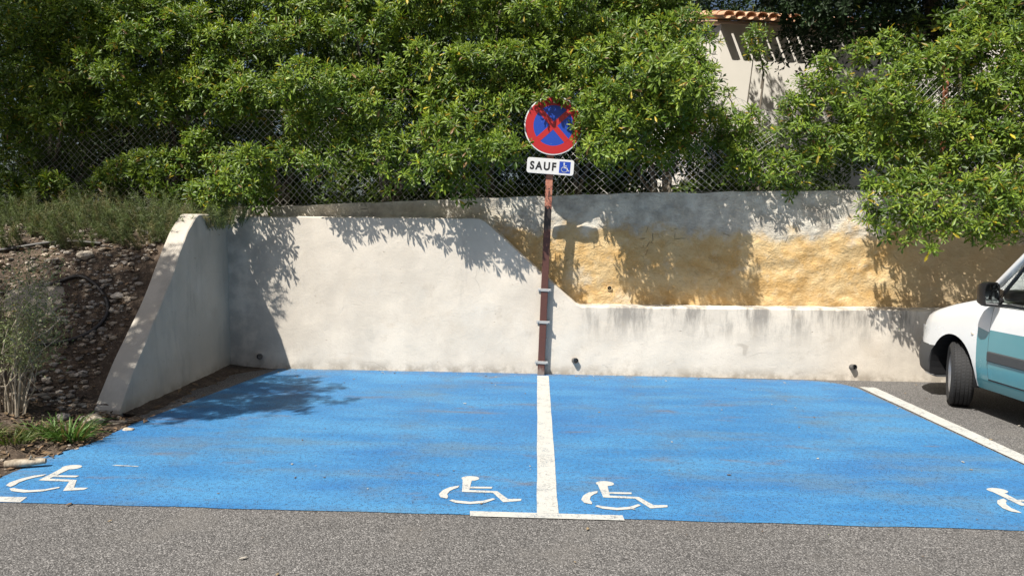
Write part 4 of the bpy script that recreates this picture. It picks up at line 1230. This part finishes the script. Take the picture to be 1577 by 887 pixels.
def feathery(x, y, rx, hgt, n, lab, seed):
    rg = np.random.default_rng(seed)
    pz = bank_z(x, y)
    t = empty('feathery_plant', (x, y, pz - .02))
    tag(t, lab, 'plant', 'feathery plants on top of the bank')
    Bs, Ds, Ls, Cs = [], [], [], []
    mb = MB()
    for i in range(n):
        a = rg.uniform(0, 6.3); q = math.sqrt(rg.uniform(0, 1))
        f = np.array([rx * q * math.cos(a), .34 * q * math.sin(a), 0.0])
        f[2] = bank_z(x + f[0], y + f[1]) - pz
        lean = np.array([f[0] * 1.5 + rg.normal(0, .3), f[1] * 1.8 - rg.uniform(-.1, .5), 1.0])
        h = hgt * rg.uniform(.35, 1.05) * (1 - .45 * q)
        tip = f + unit(lean) * h
        mid = (f + tip) / 2 + rg.normal(0, .02, 3)
        mb.tube([f, mid, tip], [.0035, .0025, .001], 4, cap=False)
        k = 120
        s = rg.uniform(.12, 1, k)[:, None]
        b = (1 - s) ** 2 * f + 2 * s * (1 - s) * mid + s ** 2 * tip
        dd = unit(rg.normal(0, 1, (k, 3)) + np.array([0, -.15, .55]) + lean * .4)
        Bs.append(b); Ds.append(dd); Ls.append(rg.uniform(.025, .085, k))
        c = np.array((0.135, 0.175, 0.065)) * rg.uniform(.6, 1.3) + rg.normal(0, .008, (k, 3))
        if rg.uniform() < .2: c = np.array((0.25, 0.23, 0.11)) * rg.uniform(.7, 1.2) + rg.normal(0, .01, (k, 3))
        Cs.append(np.clip(c, .01, 1))
    B, D, L, C = np.concatenate(Bs), np.concatenate(Ds), np.concatenate(Ls), np.concatenate(Cs)
    blades('fronds', B, D, L, np.full(len(B), .0014), C, M['leaf_dull'], t, 2, .12)
    mb.build('stem', M['leaf_stem'], t)
M['leaf_stem'] = plain('green_stem', (0.11, 0.13, 0.06), .7)
feathery(-3.60, 7.92, .32, .44, 90, 'feathery green plant spilling over the corner of the walls', 1)
feathery(-4.12, 7.48, .40, .56, 190, 'widest feathery green plant just behind the wing wall top', 2)
feathery(-4.75, 7.42, .42, .58, 180, 'feathery green plant under the bright torn wire mesh', 3)
feathery(-5.45, 7.36, .42, .50, 130, 'darker feathery plant at the shaded end of the bank top', 4)
feathery(-6.1, 7.30, .40, .46, 90, 'feathery plant in deep shade furthest from the wing wall', 5)

def bush(x, y, lab):
    rg = np.random.default_rng(8)
    pz = bank_z(x, y) - .03
    t = empty('flowering_bush', (x, y, pz))
    tag(t, lab, 'bush')
    tips = []
    for i in range(38):
        a = rg.uniform(0, 6.3)
        top = np.array([.52 * math.cos(a) * rg.uniform(.3, 1) + .02, .38 * math.sin(a) * rg.uniform(.3, 1), rg.uniform(.5, 1.25)])
        f = np.array([top[0] * .25, top[1] * .25, 0])
        pts = []
        for k in range(9):
            q = k / 8
            p = f + (top - f) * np.array([q ** 1.7, q ** 1.7, q ** .85]) + np.array([fbm(q * 2.2, i * 1.7, 0), fbm(q * 2.2, i * 1.7, 4), .4 * fbm(q * 2, i, 9)]) * .22 * q
            pts.append(p)
        MB().tube(pts, [.0062 * (1 - .75 * k / 8) for k in range(9)], 5).build('stem', M['drywood'], t, smooth=60)
        for k in (4, 5, 6, 7, 8): tips.append(pts[k])
        for k in (3, 4, 5, 6, 7):
            e = pts[k] + rg.normal(0, .10, 3) + np.array([0, 0, .04])
            tips.append(e)
            if k % 2: MB().tube([pts[k], (pts[k] + e) / 2 + rg.normal(0, .012, 3), e], [.0032, .0026, .0015], 4).build('twig', M['drywood'], t)
    Bs, Ds = [], []
    for p in tips:
        if p[2] < .36: continue
        k = rg.integers(14, 32)
        Bs.append(p + rg.normal(0, .045, (k, 3))); Ds.append(rg.normal(0, 1, (k, 3)) + np.array([0, -.1, .5]))
    B, D = np.concatenate(Bs), np.concatenate(Ds); n = len(B)
    L = rg.uniform(.014, .034, n)
    C = np.array((0.19, 0.225, 0.10)) * rg.uniform(.6, 1.5, (n, 1)) + np.array((.035, .025, .02)) * rg.uniform(0, 1, (n, 1))
    leaf_mesh('foliage', B, D, rg.normal(0, 1, (n, 3)), L, L * .17, C, M['leaf_dull'], t, (LEAF5_V, LEAF5_F))
    for k in range(9):
        p = tips[rg.integers(0, len(tips))] + np.array([rg.normal(0, .04), -.04, .06])
        fb_, fd = np.repeat(p[None], 9, 0), np.stack([np.cos(np.arange(9) * .7), np.sin(np.arange(9) * .7), np.full(9, .35)], 1)
        leaf_mesh('flower', fb_, fd, np.tile((0, 0, 1.), (9, 1)), np.full(9, .017), np.full(9, .005), np.tile((.62, .42, .01), (9, 1)), M['leaf_dull'], t, (LEAF5_V, LEAF5_F))
bush(-3.98, 5.2, 'dry grey bush with bare stems and small yellow flowers at the picture edge')

def tuft(x, y, r, h, n, lab, col, seed, w=.0038):
    rg = np.random.default_rng(seed)
    z = max(0.0, bank_z(x, y)) - .01
    t = empty('grass_tuft', (x, y, z)); tag(t, lab, 'grass', 'green tufts at the foot of the bank')
    a = rg.uniform(0, 6.3, n); q = np.sqrt(rg.uniform(0, 1, n)) * r
    B = np.stack([q * np.cos(a), q * np.sin(a) * .7, np.zeros(n)], 1)
    D = np.stack([np.cos(a) * rg.uniform(.2, 1.1, n), np.sin(a) * rg.uniform(.2, 1.1, n), np.ones(n)], 1)
    L = h * rg.uniform(.45, 1.1, n)
    C = np.array(col) * rg.uniform(.55, 1.4, (n, 1)); C[rg.uniform(0, 1, n) < .15] = (.20, .16, .07)
    blades('blades', B, D, L, np.full(n, w), C, M['leaf_dull'], t, 4, .5)
tuft(-3.42, 5.02, .13, .40, 210, 'green grass tuft with long arching blades beside the wing wall end', (.085, .17, .035), 1, .0058)
tuft(-3.62, 4.98, .12, .24, 160, 'small yellowish tuft between the dry bush and the long grass', (.10, .13, .04), 2)
tuft(-3.64, 4.74, .16, .18, 280, 'low broad green tuft under the dry bush', (.085, .125, .03), 3)
tuft(-3.80, 4.70, .12, .20, 200, 'low tuft at the picture edge below the dry bush', (.09, .13, .03), 4)

# ------------------------------------------------------------------ van
def mat_paint(name, c):
    n = NT(name)
    d = n.noise(4, 5)
    b = n.mix(n.range(d, .45, .75, 0, .25), c, tuple(x * .82 + .02 for x in c))
    n.set(Base_Color=b, Roughness=n.range(d, .3, .7, .26, .42), Coat_Weight=.5, Coat_Roughness=.08)
    return n.mat
M['vwhite'] = mat_paint('white_car_paint', (0.70, 0.71, 0.71))
M['vteal'] = mat_paint('teal_car_film', (0.075, 0.245, 0.285))
M['vplastic'] = plain('grey_bumper_plastic', (0.045, 0.047, 0.05), .62, 0, .2, 60, .15)
M['vblack'] = plain('black_trim', (0.012, 0.012, 0.013), .4)
M['rubber'] = plain('tyre_rubber', (0.020, 0.020, 0.021), .8, 0, .3, 40, .2)
M['rim'] = plain('steel_rim', (0.30, 0.30, 0.31), .4, .7)
M['seat'] = plain('dark_seat_cloth', (0.035, 0.036, 0.04), .9)
n = NT('car_glass'); n.set(Base_Color=(0.62, 0.68, 0.66), Roughness=0.02, Transmission_Weight=1.0, IOR=1.15); M['glass'] = n.mat
n = NT('lamp_glass'); n.set(Base_Color=(0.8, 0.82, 0.82), Roughness=0.1, Metallic=.55); M['lamp'] = n.mat
M['amber'] = plain('white_repeater', (0.70, 0.60, 0.48), .3)
M['mirror'] = plain('mirror_glass', (0.6, 0.62, 0.64), .03, 1.0)

VX, VY = 4.83, 6.98
van = empty('van', (VX, VY, 0), rad(90))     # local +x is forward (towards the wall), +y is the side seen
tag(van, 'white van with teal side panels and black mirror parked at the picture edge', 'van')
ST_S = [(.80, .50, .27, .60), (.785, .62, .24, .66), (.75, .70, .22, .73), (.68, .765, .21, .80), (.56, .815, .21, .87), (.40, .838, .22, .915), (.20, .846, .24, .965), (0, .85, .25, 1.005),
        (-.20, .852, .26, 1.045), (-.33, .853, .26, 1.065), (-.395, .853, .26, 1.065), (-.54, .853, .26, 1.03), (-1.0, .855, .26, 1.02), (-1.6, .855, .26, 1.02), (-2.2, .855, .26, 1.02),
        (-2.7, .852, .27, 1.02), (-3.1, .845, .29, 1.02), (-3.24, .83, .31, 1.02), (-3.30, .78, .36, .99)]
ZL = [.26, .34, .44, .52, .60, .70, .80, .88, .95]
SH = [(.2, .90), (.26, .945), (.34, .975), (.45, .995), (.56, 1.0), (.7, .998), (.85, .985), (.95, .968), (1.06, .935)]
def side_w(s, z):
    hw = lerp_table([(a[0], a[1]) for a in reversed(ST_S)], s)
    zt = lerp_table([(a[0], a[3]) for a in reversed(ST_S)], s)
    zz = .26 + (z - .26) * (1.06 - .26) / max(.1, zt - .26) if zt < 1.05 else z
    return hw * lerp_table(SH, max(z, min(zz, 1.06)) if s > -.4 else z)
def half_ring(s, hw, zb, zt):
    pts = [(0, zb + .02), (hw * .55, zb + .015), (hw * .86, zb)]
    f = (zt - .11 - zb) / (.95 - .26)
    for z in ZL:
        q = zb + (z - .26) * f
        pts.append((hw * lerp_table(SH, z), q))
    w0 = pts[-1][0]
    for a, b in ((.35, .50), (.65, .82), (1.0, 1.0)):
        pts.append((w0 - .13 * a ** 1.6, zt - .11 + .11 * b))
    pts += [((w0 - .13) * .66, zt + .022), ((w0 - .13) * .33, zt + .036), (0, zt + .04)]
    return pts
def van_body():
    mb = MB(); rings = []
    for st in ST_S:
        h = half_ring(*st)
        rings.append([(st[0], w, z) for w, z in h] + [(st[0], -w, z) for w, z in h[-2:0:-1]])
    k = len(rings[0]); vs = [p for r in rings for p in r]
    fs, ms = [], []
    for i in range(len(rings) - 1):
        for j in range(k):
            f = (i * k + j, i * k + (j + 1) % k, (i + 1) * k + (j + 1) % k, (i + 1) * k + j)
            cz = sum(vs[q][2] for q in f) / 4; cs = sum(vs[q][0] for q in f) / 4; cw = abs(sum(vs[q][1] for q in f) / 4)
            fs.append(f); ms.append(1 if (cs < -.39 and cz < .80 and cw > .5) else 0)
    fs.append(tuple(range(k))); ms.append(0)
    fs.append(tuple((len(rings) - 1) * k + j for j in range(k))); ms.append(0)
    mb.add(vs, fs); mb.m = ms
    return mb
def cut(o, cutters):
    for c in cutters:
        md = o.modifiers.new('cut', 'BOOLEAN'); md.operation = 'DIFFERENCE'; md.object = c; md.solver = 'EXACT'
    dg = bpy.context.evaluated_depsgraph_get()
    me = bpy.data.meshes.new_from_object(o.evaluated_get(dg))
    o.modifiers.clear()
    old = o.data; o.data = me
    bpy.data.meshes.remove(old)
    smooth_by_angle(o.data, 32)
cutters = []
for s in (0.0, -2.69):
    m = MB(); m.lathe([(-1.2, .001), (-1.2, .372), (1.2, .372), (1.2, .001)], 40)
    c = m.build('cutter', M['vblack']); c.location = (s, 0, .315); cutters.append(c)
body = van_body().build('body', [M['vwhite'], M['vteal'], M['vblack']])
# grey plastic bumper wrapped round the nose
mb = MB(); rings = []
for s, hw, zb, zt in [(.825, .50, .27, 0), (.81, .63, .245, 0), (.772, .715, .225, 0), (.70, .782, .21, 0), (.58, .832, .205, 0), (.42, .855, .205, 0), (.30, .861, .21, 0)]:
    h = [(0, zb), (hw * .9, zb), (hw * .975, zb + .06), (hw, zb + .17), (hw * .995, zb + .28), (hw * .97, zb + .345), (hw * .9, zb + .355), (0, zb + .36)]
    rings.append([(s, w, z) for w, z in h] + [(s, -w, z) for w, z in h[-2:0:-1]])
k = len(rings[0])
mb.add([p for r in rings for p in r], [(i * k + j, i * k + (j + 1) % k, (i + 1) * k + (j + 1) % k, (i + 1) * k + j) for i in range(len(rings) - 1) for j in range(k)] + [tuple(range(k)), tuple((len(rings) - 1) * k + j for j in range(k))])
bumper = mb.build('front_bumper', M['vplastic'])
bpy.context.view_layer.update()
cut(body, cutters); cut(bumper, cutters[:1])
for o in (body, bumper): o.parent = van
for c in cutters:
    bpy.data.objects.remove(c)
# dark wheel wells
for s in (0.0, -2.69):
    for sd in (1, -1):
        m = MB(); vs, fs = [], []
        for k in range(21):
            a = rad(-12 + 204 * k / 20)
            for w in (.40, .845): vs.append((s + .366 * math.cos(a), sd * w, .315 + .366 * math.sin(a)))
        fs = [(2 * k, 2 * k + 1, 2 * k + 3, 2 * k + 2) for k in range(20)]
        fs.append(tuple(2 * k for k in range(21)))
        m.add(vs, fs); m.build('wheel_well', M['vblack'], van)
# wheels
def wheel(s, w, steer):
    wh = empty('wheel', (s, w, .305)); wh.parent = van; wh.rotation_euler = (0, 0, steer)
    h = .0925; R = .305
    pr = [(-h + .012, .19), (-h, .225), (-h - .003, .262), (-h + .012, .292), (-h + .022, R - .004)]
    for a in (-.045, -.015, .015, .045):
        pr += [(a - .0125, R), (a - .0115, R), (a + .0115, R), (a + .0125, R)] if False else []
    gro = [-.050, -.018, .018, .050]
    pr.append((-h + .026, R - .001))
    for g in gro: pr += [(g - .0045, R), (g - .004, R - .010), (g + .004, R - .010), (g + .0045, R)]
    pr.append((h - .026, R - .001))
    pr += [(h - .022, R - .004), (h - .012, .292), (h + .003, .262), (h, .225), (h - .012, .19)]
    ty = MB().lathe(pr, 72).build('tyre', M['rubber'], wh, smooth=28)
    # cross grooves
    m = MB()
    for k in range(60):
        a = 2 * math.pi * k / 60
        for y in (-.034, 0.0, .034, -.064, .064):
            aa = a + (.05 if y > 0 else 0)
            r_ = Matrix.Rotation(-aa, 3, 'Y')
            c_ = r_ @ Vector((R - .0005, y, 0))
            m.box(c_, (.0030, .020, .0042), 0, r_ @ Matrix.Rotation(.35, 3, 'X'))
    m.build('tread_sipes', M['hollow'], ty)
    sg = 1 if w > 0 else -1
    o = [(sg * -.07, .19), (sg * .076, .192), (sg * .082, .186), (sg * .070, .176), (sg * .040, .165), (sg * .030, .12), (sg * .046, .09), (sg * .052, .045), (sg * .048, .001)]
    rim = MB().lathe(o, 40).build('rim', M['rim'], wh, smooth=35)
    m = MB()
    for k in range(8):
        a = 2 * math.pi * k / 8
        m.tube([(.142 * math.cos(a), sg * .030, .142 * math.sin(a)), (.142 * math.cos(a), sg * .040, .142 * math.sin(a))], .016, 8)
    m.build('rim_hole', M['hollow'], rim)
for s, w, st_ in ((0, .752, rad(-25)), (0, -.752, rad(-25)), (-2.69, .752, 0), (-2.69, -.752, 0)): wheel(s, w, st_)
# doors: skins a few millimetres proud of the body, with dark gaps round them
def patch(s0, s1, z0, z1, off, ns, nz, sd=1, rear_edge=None):
    vs = []
    for j in range(nz + 1):
        for i in range(ns + 1):
            s = s0 + (s1 - s0) * i / ns; z = z0 + (z1 - z0) * j / nz
            vs.append((s, sd * (side_w(s, z) + off), z))
    fs = [(j * (ns + 1) + i, j * (ns + 1) + i + 1, (j + 1) * (ns + 1) + i + 1, (j + 1) * (ns + 1) + i) for j in range(nz) for i in range(ns)]
    return vs, fs
for sd in (1, -1):
    for a, b in ((-.575, -1.565), (-1.59, -2.28)):
        m = MB()
        v, f = patch(a, b, .36, .52, .006, 10, 4, sd); m.add(v, f, 1)
        v, f = patch(a, b, .52, .795, .006, 10, 5, sd); m.add(v, f, 1)
        v, f = patch(a, b, .795, 1.0, .006, 10, 5, sd); m.add(v, f, 0)
        d_ = m.build('door', [M['vwhite'], M['vteal']], van, smooth=40)
        g = MB(); v, f = patch(a + .011, b - .011, .345, 1.004, .002, 10, 12, sd); g.add(v, f); g.build('door_gap', M['vblack'], d_)
        m = MB(); v, f = patch(a - .005, b + .005, .525, .600, .018, 12, 2, sd); n0 = len(v)
        v2, _ = patch(a - .005, b + .005, .515, .610, .004, 12, 2, sd)
        m.add(v, f); c_ = 13
        m.add([v[i] for i in range(c_)] + [v2[i] for i in range(c_)], [(i, i + 1, c_ + i + 1, c_ + i) for i in range(c_ - 1)])
        m.add([v[2 * c_ + i] for i in range(c_)] + [v2[2 * c_ + i] for i in range(c_)], [(i, i + 1, c_ + i + 1, c_ + i) for i in range(c_ - 1)])
        m.add([v[0], v[c_], v[2 * c_], v2[2 * c_], v2[0]], [(0, 1, 2, 3, 4)])
        m.build('side_moulding', M['vplastic'], d_, smooth=50)
        h = MB(); hs = b + .13
        h.box((hs, sd * (side_w(hs, .92) + .018), .92), (.15, .022, .03)); h.build('handle', M['vblack'], d_, bevel=.008)
    m = MB(); v, f = patch(-.40, -2.3, .255, .335, .008, 16, 3, sd); m.add(v, f); m.build('sill', M['vteal'], van, smooth=50)
    m = MB(); m.lathe([(-.004, .001), (-.004, .018), (.006, .015), (.010, .001)] if sd > 0 else [(.004, .001), (.004, .018), (-.006, .015), (-.010, .001)], 16)
    o = m.build('side_repeater', M['amber'], van, smooth=40); o.location = (-.33, sd * (side_w(-.33, .735) + .002), .735)
    # headlight wrapped round the corner of the nose
    m = MB(); vs, fs = [], []
    for i in range(9):
        s = .52 + (.79 - .52) * i / 8
        hw = lerp_table([(a[0], a[1]) for a in reversed(ST_S)], s); zt = lerp_table([(a[0], a[3]) for a in reversed(ST_S)], s)
        for z in (.60, .66, .72):
            q = min(z, zt - .055)
            vs.append((s + .006, sd * (hw * .985 + .006), q))
    fs = [(3 * i + j, 3 * i + j + 1, 3 * i + j + 4, 3 * i + j + 3) for i in range(8) for j in range(2)]
    m.add(vs, fs); m.build('headlight', M['lamp'], van, smooth=60)
for sd in (1, -1):
    g = MB(); pts = []
    for s, hw, zb, zt in ST_S[3:10]:
        pts.append((s, sd * (hw * lerp_table(SH, .95) - .118), zt - .004))
    g.tube(pts, .0045, 5); g.build('bonnet_gap', M['vblack'], van)
# cab: pillars, roof, glass, load box
def P3(s, w, z): return Vector((s, w, z))
ROOF = [(-1.22, .60, 1.72), (-1.40, .685, 1.775), (-1.7, .70, 1.81), (-2.4, .70, 1.825), (-3.0, .695, 1.80), (-3.22, .66, 1.76)]
mb = MB(); rings = []
for s, hw, z in ROOF:
    h = [(0, z - .05), (hw * .95, z - .06), (hw + .01, z - .045), (hw, z - .015), (hw * .9, z + .006), (hw * .5, z + .024), (0, z + .03)]
    rings.append([(s, w, q) for w, q in h] + [(s, -w, q) for w, q in h[-2:0:-1]])
k = len(rings[0])
mb.add([p for r in rings for p in r], [(i * k + j, i * k + (j + 1) % k, (i + 1) * k + (j + 1) % k, (i + 1) * k + j) for i in range(len(rings) - 1) for j in range(k)] + [tuple(range(k)), tuple((len(rings) - 1) * k + j for j in range(k))])
mb.build('roof', M['vwhite'], van, smooth=45)
mb = MB(); rings = []
for z, hw, s1 in ((1.03, .80, -3.27), (1.2, .785, -3.26), (1.45, .75, -3.24), (1.65, .72, -3.22), (1.77, .70, -3.20)):
    rings.append([(-1.66, hw, z), (-2.4, hw + .004, z), (s1 + .06, hw, z), (s1, hw - .06, z), (s1, -hw + .06, z), (s1 + .06, -hw, z), (-2.4, -hw - .004, z), (-1.66, -hw, z)])
k = 8
mb.add([p for r in rings for p in r], [(i * k + j, i * k + (j + 1) % k, (i + 1) * k + (j + 1) % k, (i + 1) * k + j) for i in range(4) for j in range(k)] + [tuple(range(k)), tuple(4 * k + j for j in range(k))])
mb.build('load_box', M['vwhite'], van, smooth=30)
for sd in (1, -1):
    mb = MB()
    mb.tube([P3(-.30, sd * .775, 1.02), P3(-.45, sd * .775, 1.125), P3(-.92, sd * .735, 1.52), P3(-1.12, sd * .705, 1.68), P3(-1.34, sd * .69, 1.76)], [.03, .034, .034, .034, .034], 8)
    mb.build('windscreen_pillar', M['vwhite'], van, smooth=60)
    mb = MB()
    mb.tube([P3(-1.62, sd * .795, 1.03), P3(-1.64, sd * .75, 1.45), P3(-1.66, sd * .70, 1.76)], .035, 8); mb.build('door_pillar', M['vblack'], van, smooth=60)
    win = [(-.55, .800, 1.02), (-.94, .757, 1.44), (-1.22, .722, 1.70), (-1.595, .722, 1.72), (-1.595, .800, 1.02)]
    g = MB(); g.add([(s, sd * w, z) for s, w, z in win], [(0, 1, 2, 3, 4)]); wo = g.build('door_window', M['glass'], van)
    g = MB(); lp = win + [win[0]]
    g.tube([P3(s, sd * (w + .004), z) for s, w, z in lp], .016, 6, cap=False); g.build('window_seal', M['vblack'], wo, smooth=60)
    tri = MB(); tri.add([(-.44, sd * .800, 1.03), (-.66, sd * .812, 1.02), (-.66, sd * .806, 1.15), (-.56, sd * .798, 1.17)], [(0, 1, 2, 3)]); tri.build('mirror_base', M['vblack'], van)
    # door mirror
    mr = MB(); vs, fs = [], []
    shp = [(a * .66, b) for a, b in [(-.115, -.085), (-.10, -.105), (.07, -.105), (.105, -.085), (.115, .05), (.09, .095), (.05, .108), (-.07, .105), (-.105, .08)]]
    nq = len(shp)
    for s, sc in ((.085, .55), (.06, .82), (.02, .97), (-.03, 1.0), (-.045, .97)):
        for a, b in shp: vs.append((s, a * sc, b * sc))
    for i in range(4):
        for j in range(nq): fs.append((i * nq + j, i * nq + (j + 1) % nq, (i + 1) * nq + (j + 1) % nq, (i + 1) * nq + j))
    fs.append(tuple(range(nq))); fs.append(tuple(4 * nq + j for j in range(nq)))
    mr.add(vs, fs)
    mo = mr.build('door_mirror', M['vblack'], van, smooth=40); mo.location = (-.645, sd * .925, 1.115); mo.rotation_euler = (0, 0, rad(8) * sd)
    mg = MB(); mg.add([(-.0465, a * .86, b * .86) for a, b in shp], [tuple(range(nq))]); mg.build('mirror_glass', M['mirror'], mo)
    ar = MB(); ar.tube([(0, -sd * .06, -.07), (0, -sd * .13, -.055)], .028, 8); ar.build('mirror_arm', M['vblack'], mo, smooth=60)
# windscreen
mb = MB()
def ws(u, v):
    w = (u * 2 - 1); b = w * w
    s = (-.20 - .17 * b) * (1 - v) + (-1.18 - .10 * b) * v
    z = (1.075) * (1 - v) + 1.735 * v - .02 * b * v
    return (s, w * (.755 * (1 - v) + .675 * v), z + .03 * math.sin(v * math.pi) * 0)
vs, fs = grid_mesh(14, 8, ws); mb.add(vs, fs)
mb.build('windscreen', M['glass'], van, smooth=60)
m = MB()
vs, fs = grid_mesh(10, 1, lambda u, v: (-.16 - .16 * (u * 2 - 1) ** 2 - .07 * v, (u * 2 - 1) * .74, 1.085 + .03 * (1 - (u * 2 - 1) ** 2) + .005 * v))
m.add(vs, fs); m.build('scuttle_panel', M['vblack'], van)
m = MB(); m.box((-.70, 0, 1.10), (.30, 1.44, .10)); m.build('dashboard', M['vblack'], van, bevel=.03)
for w in (.36, -.36):
    m = MB(); m.box((-1.48, w, 1.26), (.12, .46, .52), rot=Matrix.Rotation(rad(-12), 3, 'Y')); so = m.build('seat', M['seat'], van, bevel=.04)
    m = MB(); m.box((-1.55, w, 1.60), (.09, .24, .16)); m.build('headrest', M['seat'], so, bevel=.03)
m = MB(); pts = [Vector((-.98, .36 + .18 * math.cos(a), 1.14 + .17 * math.sin(a))) + Vector((.09 * math.sin(a), 0, 0)) for a in [2 * math.pi * k / 24 for k in range(25)]]
m.tube(pts, .014, 7, cap=False); m.tube([(-.78, .36, 1.06), (-.98, .36, 1.14)], .03, 8); m.tube([(-.98, .19, 1.14), (-.98, .53, 1.14)], .016, 6)
m.build('steering_wheel', M['vblack'], van, smooth=60)
# rear: lights and doors
for sd in (1, -1):
    m = MB(); m.box((-3.285, sd * .735, 1.05), (.03, .10, .42)); m.build('tail_light', mat_sign('tail_red', (.35, .02, .02)), van, bevel=.01)
    m = MB(); m.box((-3.262, sd * .31, 1.36), (.012, .52, .52)); m.build('rear_window', M['vblack'], van, bevel=.01)
m = MB(); m.box((-3.32, 0, .44), (.10, 1.60, .20)); m.build('rear_bumper', M['vplastic'], van, bevel=.03)
m = MB(); m.box((.833, 0, .42), (.006, .50, .11)); m.build('number_plate', M['sign_white'], van)
m = MB(); m.box((-1.3, 0, .30), (3.6, 1.3, .12)); m.build('underbody', M['vblack'], van)
